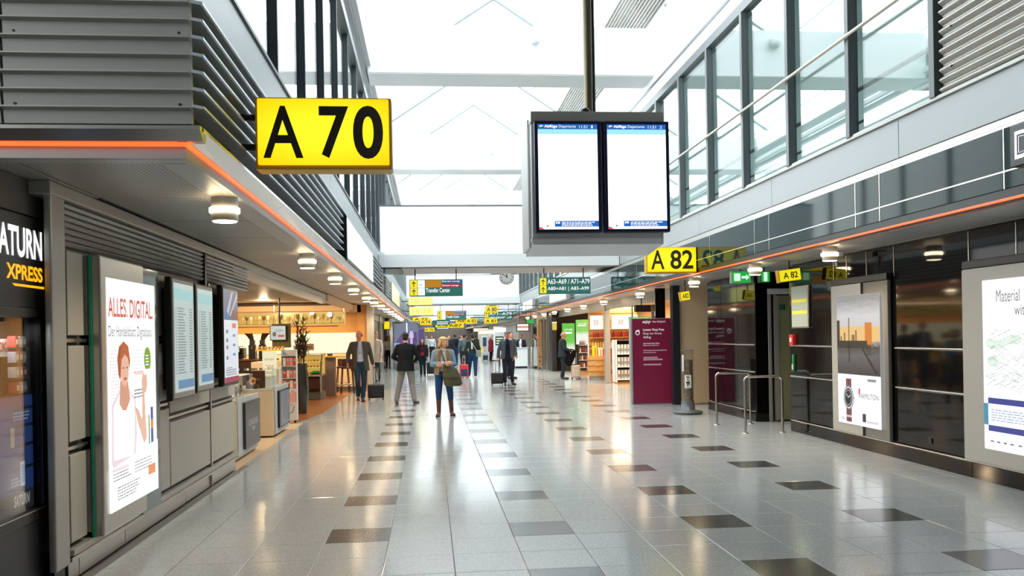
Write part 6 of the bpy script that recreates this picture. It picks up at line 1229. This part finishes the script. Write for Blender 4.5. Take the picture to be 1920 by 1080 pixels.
person('person', 'person seen from behind in dark green hooded jacket and blue jeans', 1.66, 34.0, PI, 1.72, {**hj, 'wR': (.33, .02, .90), 'eR': (.28, .04, 1.12), 'wL': (-.24, -.10, .96)}, trousers=(34, 66, 104), top=(44, 56, 54), shoe=(200, 206, 220), hair=(26, 28, 30), hairstyle='short', det=1, scarf=(36, 44, 44), tw=1.1)
cb_ = thing('cross_body_bag', 'grey cross-body bag hanging behind the person in blue jeans', 'bag', (1.88, 33.85, .95)); mk('pouch', CB(1.78, 33.78, .82, 1.98, 33.88, 1.08, c=.03), pt((130, 138, 128)), cb_); mk('strap', MB().path([(1.82, 33.84, 1.06), (1.70, 33.84, 1.25), (1.58, 33.86, 1.44)], .015, 8), pt((170, 176, 168)), cb_); mk('white_tag', CB(1.60, 33.83, 1.12, 1.66, 33.86, 1.38, c=.01), OFFW, cb_)
suitcase(1.31, 33.9, 0, .34, .48, .22, (214, 56, 56), 'red wheeled case with dark blue pocket behind the hooded person', .88, front=(40, 50, 90))
pj = dict(wL=(-.22, -.02, .90), wR=(.22, -.02, .90), kL=(-.06, -.1, .5), aL=(-.06, -.05, .09), fL=(-.07, -.2, .035))
person('person', 'dark-haired woman in pink top and black cardigan walking beside the tower poster', -.33, 35.9, 0, 1.56, pj, trousers=(30, 36, 46), top=(176, 46, 84), coat=(30, 34, 38), coat_len=.72, hair=(52, 34, 28), hairstyle='long', det=1, female=True, scarf=(24, 24, 28))
# standing man at the right with coat and pale case
rj = dict(wL=(-.12, -.30, 1.02), eL=(-.22, -.06, 1.12), wR=(.10, -.30, 1.02), eR=(.20, -.06, 1.12), aL=(-.08, .0, .09), aR=(.08, .06, .09), head=(0, -.04, 1.60))
person('person', 'grey-haired man in dark suit standing in profile by the duty free shop', 4.82, 31.25, .5*PI-.25, 1.73, rj, trousers=(38, 50, 60), top=(60, 60, 64), coat=(44, 54, 62), coat_len=.80, hair=(150, 140, 134), hairstyle='bald', det=1, skin=(206, 140, 116))
ct = thing('folded_coat', 'black coat draped over the arm of the standing suited man', 'coat', (5.12, 31.2, .9)); q = MB(); q.ell((5.10, 31.15, .98), (.20, .12, .13)); q.loft([(5.10, 31.15, .98, .2, .10), (5.08, 31.15, .80, .18, .09), (5.02, 31.15, .58, .14, .07), (5.04, 31.15, .48, .08, .05)], 16)
o = remesh('draped_cloth', q, cloth((14, 14, 16)), None, .018, 2); o.parent = ct; o.matrix_parent_inverse = Matrix.Translation(-ct.location); mk('collar_label', CB(5.06, 31.02, .95, 5.09, 31.04, .98, c=.004), OFFW, ct)
suitcase(5.26, 31.1, 0, .32, .46, .22, (206, 192, 172), 'pale beige hard case with tall handle beside the suited man', .98, soft=False)
# staff and farther people
person('person', 'clerk in dark suit and white shirt behind the white service desk', 4.66, 44.2, -.5, 1.68, dict(wL=(-.15, -.3, 1.05), eL=(-.24, -.1, 1.12)), trousers=(30, 30, 36), top=(230, 230, 236), coat=(34, 38, 50), hair=(30, 24, 22), det=1, skin=(150, 100, 78))
person('person', 'clerk in grey top behind the desk beside the dark-suited clerk', 4.22, 44.6, .2, 1.72, trousers=(40, 40, 46), top=(140, 132, 124), hair=(50, 36, 28), det=1)
person('person', 'man in navy jacket directly behind the man in grey-blue jacket', 3.02, 32.5, .6, 1.76, trousers=(30, 34, 46), top=(220, 220, 224), coat=(36, 44, 66), hair=(70, 56, 46), det=1)
person('person', 'person in red coat and pale hood standing with a white case', 3.94, 56.2, .6*PI, 1.70, trousers=(30, 30, 34), top=(140, 40, 62), coat=(148, 40, 64), coat_len=.62, open_front=False, hair=(222, 214, 208), hairstyle='bob', det=1)
suitcase(3.55, 56.0, 0, .42, .55, .28, (226, 232, 240), 'white case beside the person in red coat', 1.0, front=(70, 80, 90))
person('person', 'person in long maroon coat between the hooded person and information pillar', 3.0, 57.5, PI, 1.70, trousers=(30, 26, 30), top=(70, 34, 44), coat=(66, 32, 42), coat_len=.5, open_front=False, hair=(40, 30, 26), det=2)
person('person', 'person in grey-blue jacket walking left of the hooded person', 1.52, 38.5, PI, 1.75, trousers=(40, 44, 50), top=(96, 108, 112), hair=(60, 50, 44), det=2, tw=1.1)
person('person', 'walker in bright white shirt and dark trousers deep in the hall', .12, 60, 0, 1.74, trousers=(44, 46, 56), top=(236, 236, 238), hair=(60, 46, 40), det=2)
person('person', 'person in dark jacket and jeans walking away behind the blond woman', 1.42, 50, PI, 1.76, trousers=(40, 60, 90), top=(34, 42, 50), hair=(36, 30, 28), det=2, tw=1.1)
person('person', 'person in cream coat at the far left storefront behind the blazer man', -2.02, 32.6, -.6, 1.84, trousers=(40, 60, 70), top=(226, 206, 184), coat=(226, 208, 188), coat_len=.66, open_front=False, hair=(176, 130, 84), hairstyle='short', det=1)
person('person', 'person in white top and blue jeans by the yellow blade sign', -2.25, 47.2, .3, 1.72, trousers=(56, 66, 100), top=(238, 236, 236), hair=(140, 84, 50), hairstyle='long', det=1)
R_ = random.Random(21)
cs = [((50, 54, 60), (40, 44, 56), 'dark grey'), ((110, 80, 70), (50, 50, 60), 'brown'), ((60, 70, 90), (70, 70, 76), 'slate blue'), ((180, 176, 170), (40, 44, 56), 'light grey'), ((34, 34, 40), (60, 70, 96), 'black'), ((130, 60, 60), (36, 36, 44), 'brick red'), ((70, 84, 70), (44, 48, 60), 'moss green'), ((206, 196, 180), (60, 60, 70), 'cream')]
wh = ['behind the blond woman\'s left shoulder', 'at the hall centre', 'near the far left shops', 'near the far right shops', 'under the third bridge', 'at the end of the hall', 'beside the deep pillars', 'under the deepest signs']
for i in range(14):
    y = (46, 49, 56, 63, 67, 71, 75, 79, 83, 88, 93, 70, 86, 96)[i]; x = (1.0, .75, 1.6, 2.3, .9, 2.6, 1.7, .2, 2.8, 1.2, 2.0, -.3, 3.6, .4)[i]
    a, b_, n_ = cs[i % 8]
    person('person', '%s person in %s clothes, %s' % (('nearer', 'farther')[i//8], n_, wh[i % 8]), x, y, R_.choice([0, PI]), R_.uniform(1.62, 1.82), trousers=b_, top=a, hair=R_.choice([(40, 30, 26), (90, 66, 46), (160, 130, 90)]), det=2)
suitcase(.02, 37.2, 0, .36, .5, .22, (24, 26, 28), 'small black upright case just behind the blond woman', .9)

# ---- labels of repeats: say which one, by row and by place from the left
UN = ['first', 'second', 'third', 'fourth', 'fifth', 'sixth', 'seventh', 'eighth', 'ninth', 'tenth', 'eleventh', 'twelfth', 'thirteenth', 'fourteenth', 'fifteenth', 'sixteenth', 'seventeenth', 'eighteenth', 'nineteenth']
def ordn(k):
    k += 1
    if k < 20: return UN[k-1]
    t = {2: 'twent', 3: 'thirt'}[k//10]
    return t+'ieth' if k % 10 == 0 else t+'y-'+UN[k % 10-1]
bylab = {}
for o in list(COL.objects):
    if o.parent is None and o.get('group') and o.get('label'): bylab.setdefault((o['group'], o['label']), []).append(o)
for (g, lab), L in bylab.items():
    if len(L) < 2: continue
    rows = sorted({round(o.location.z, 1) for o in L}, reverse=True)
    for r, z in enumerate(rows):
        R_ = sorted([o for o in L if round(o.location.z, 1) == z], key=lambda o: (proj(*o.location) or (o.location.x, 0))[0])
        for k, o in enumerate(R_):
            o['label'] = lab+(', %s row' % ordn(r) if len(rows) > 1 else '')+', %s from left' % ordn(k)
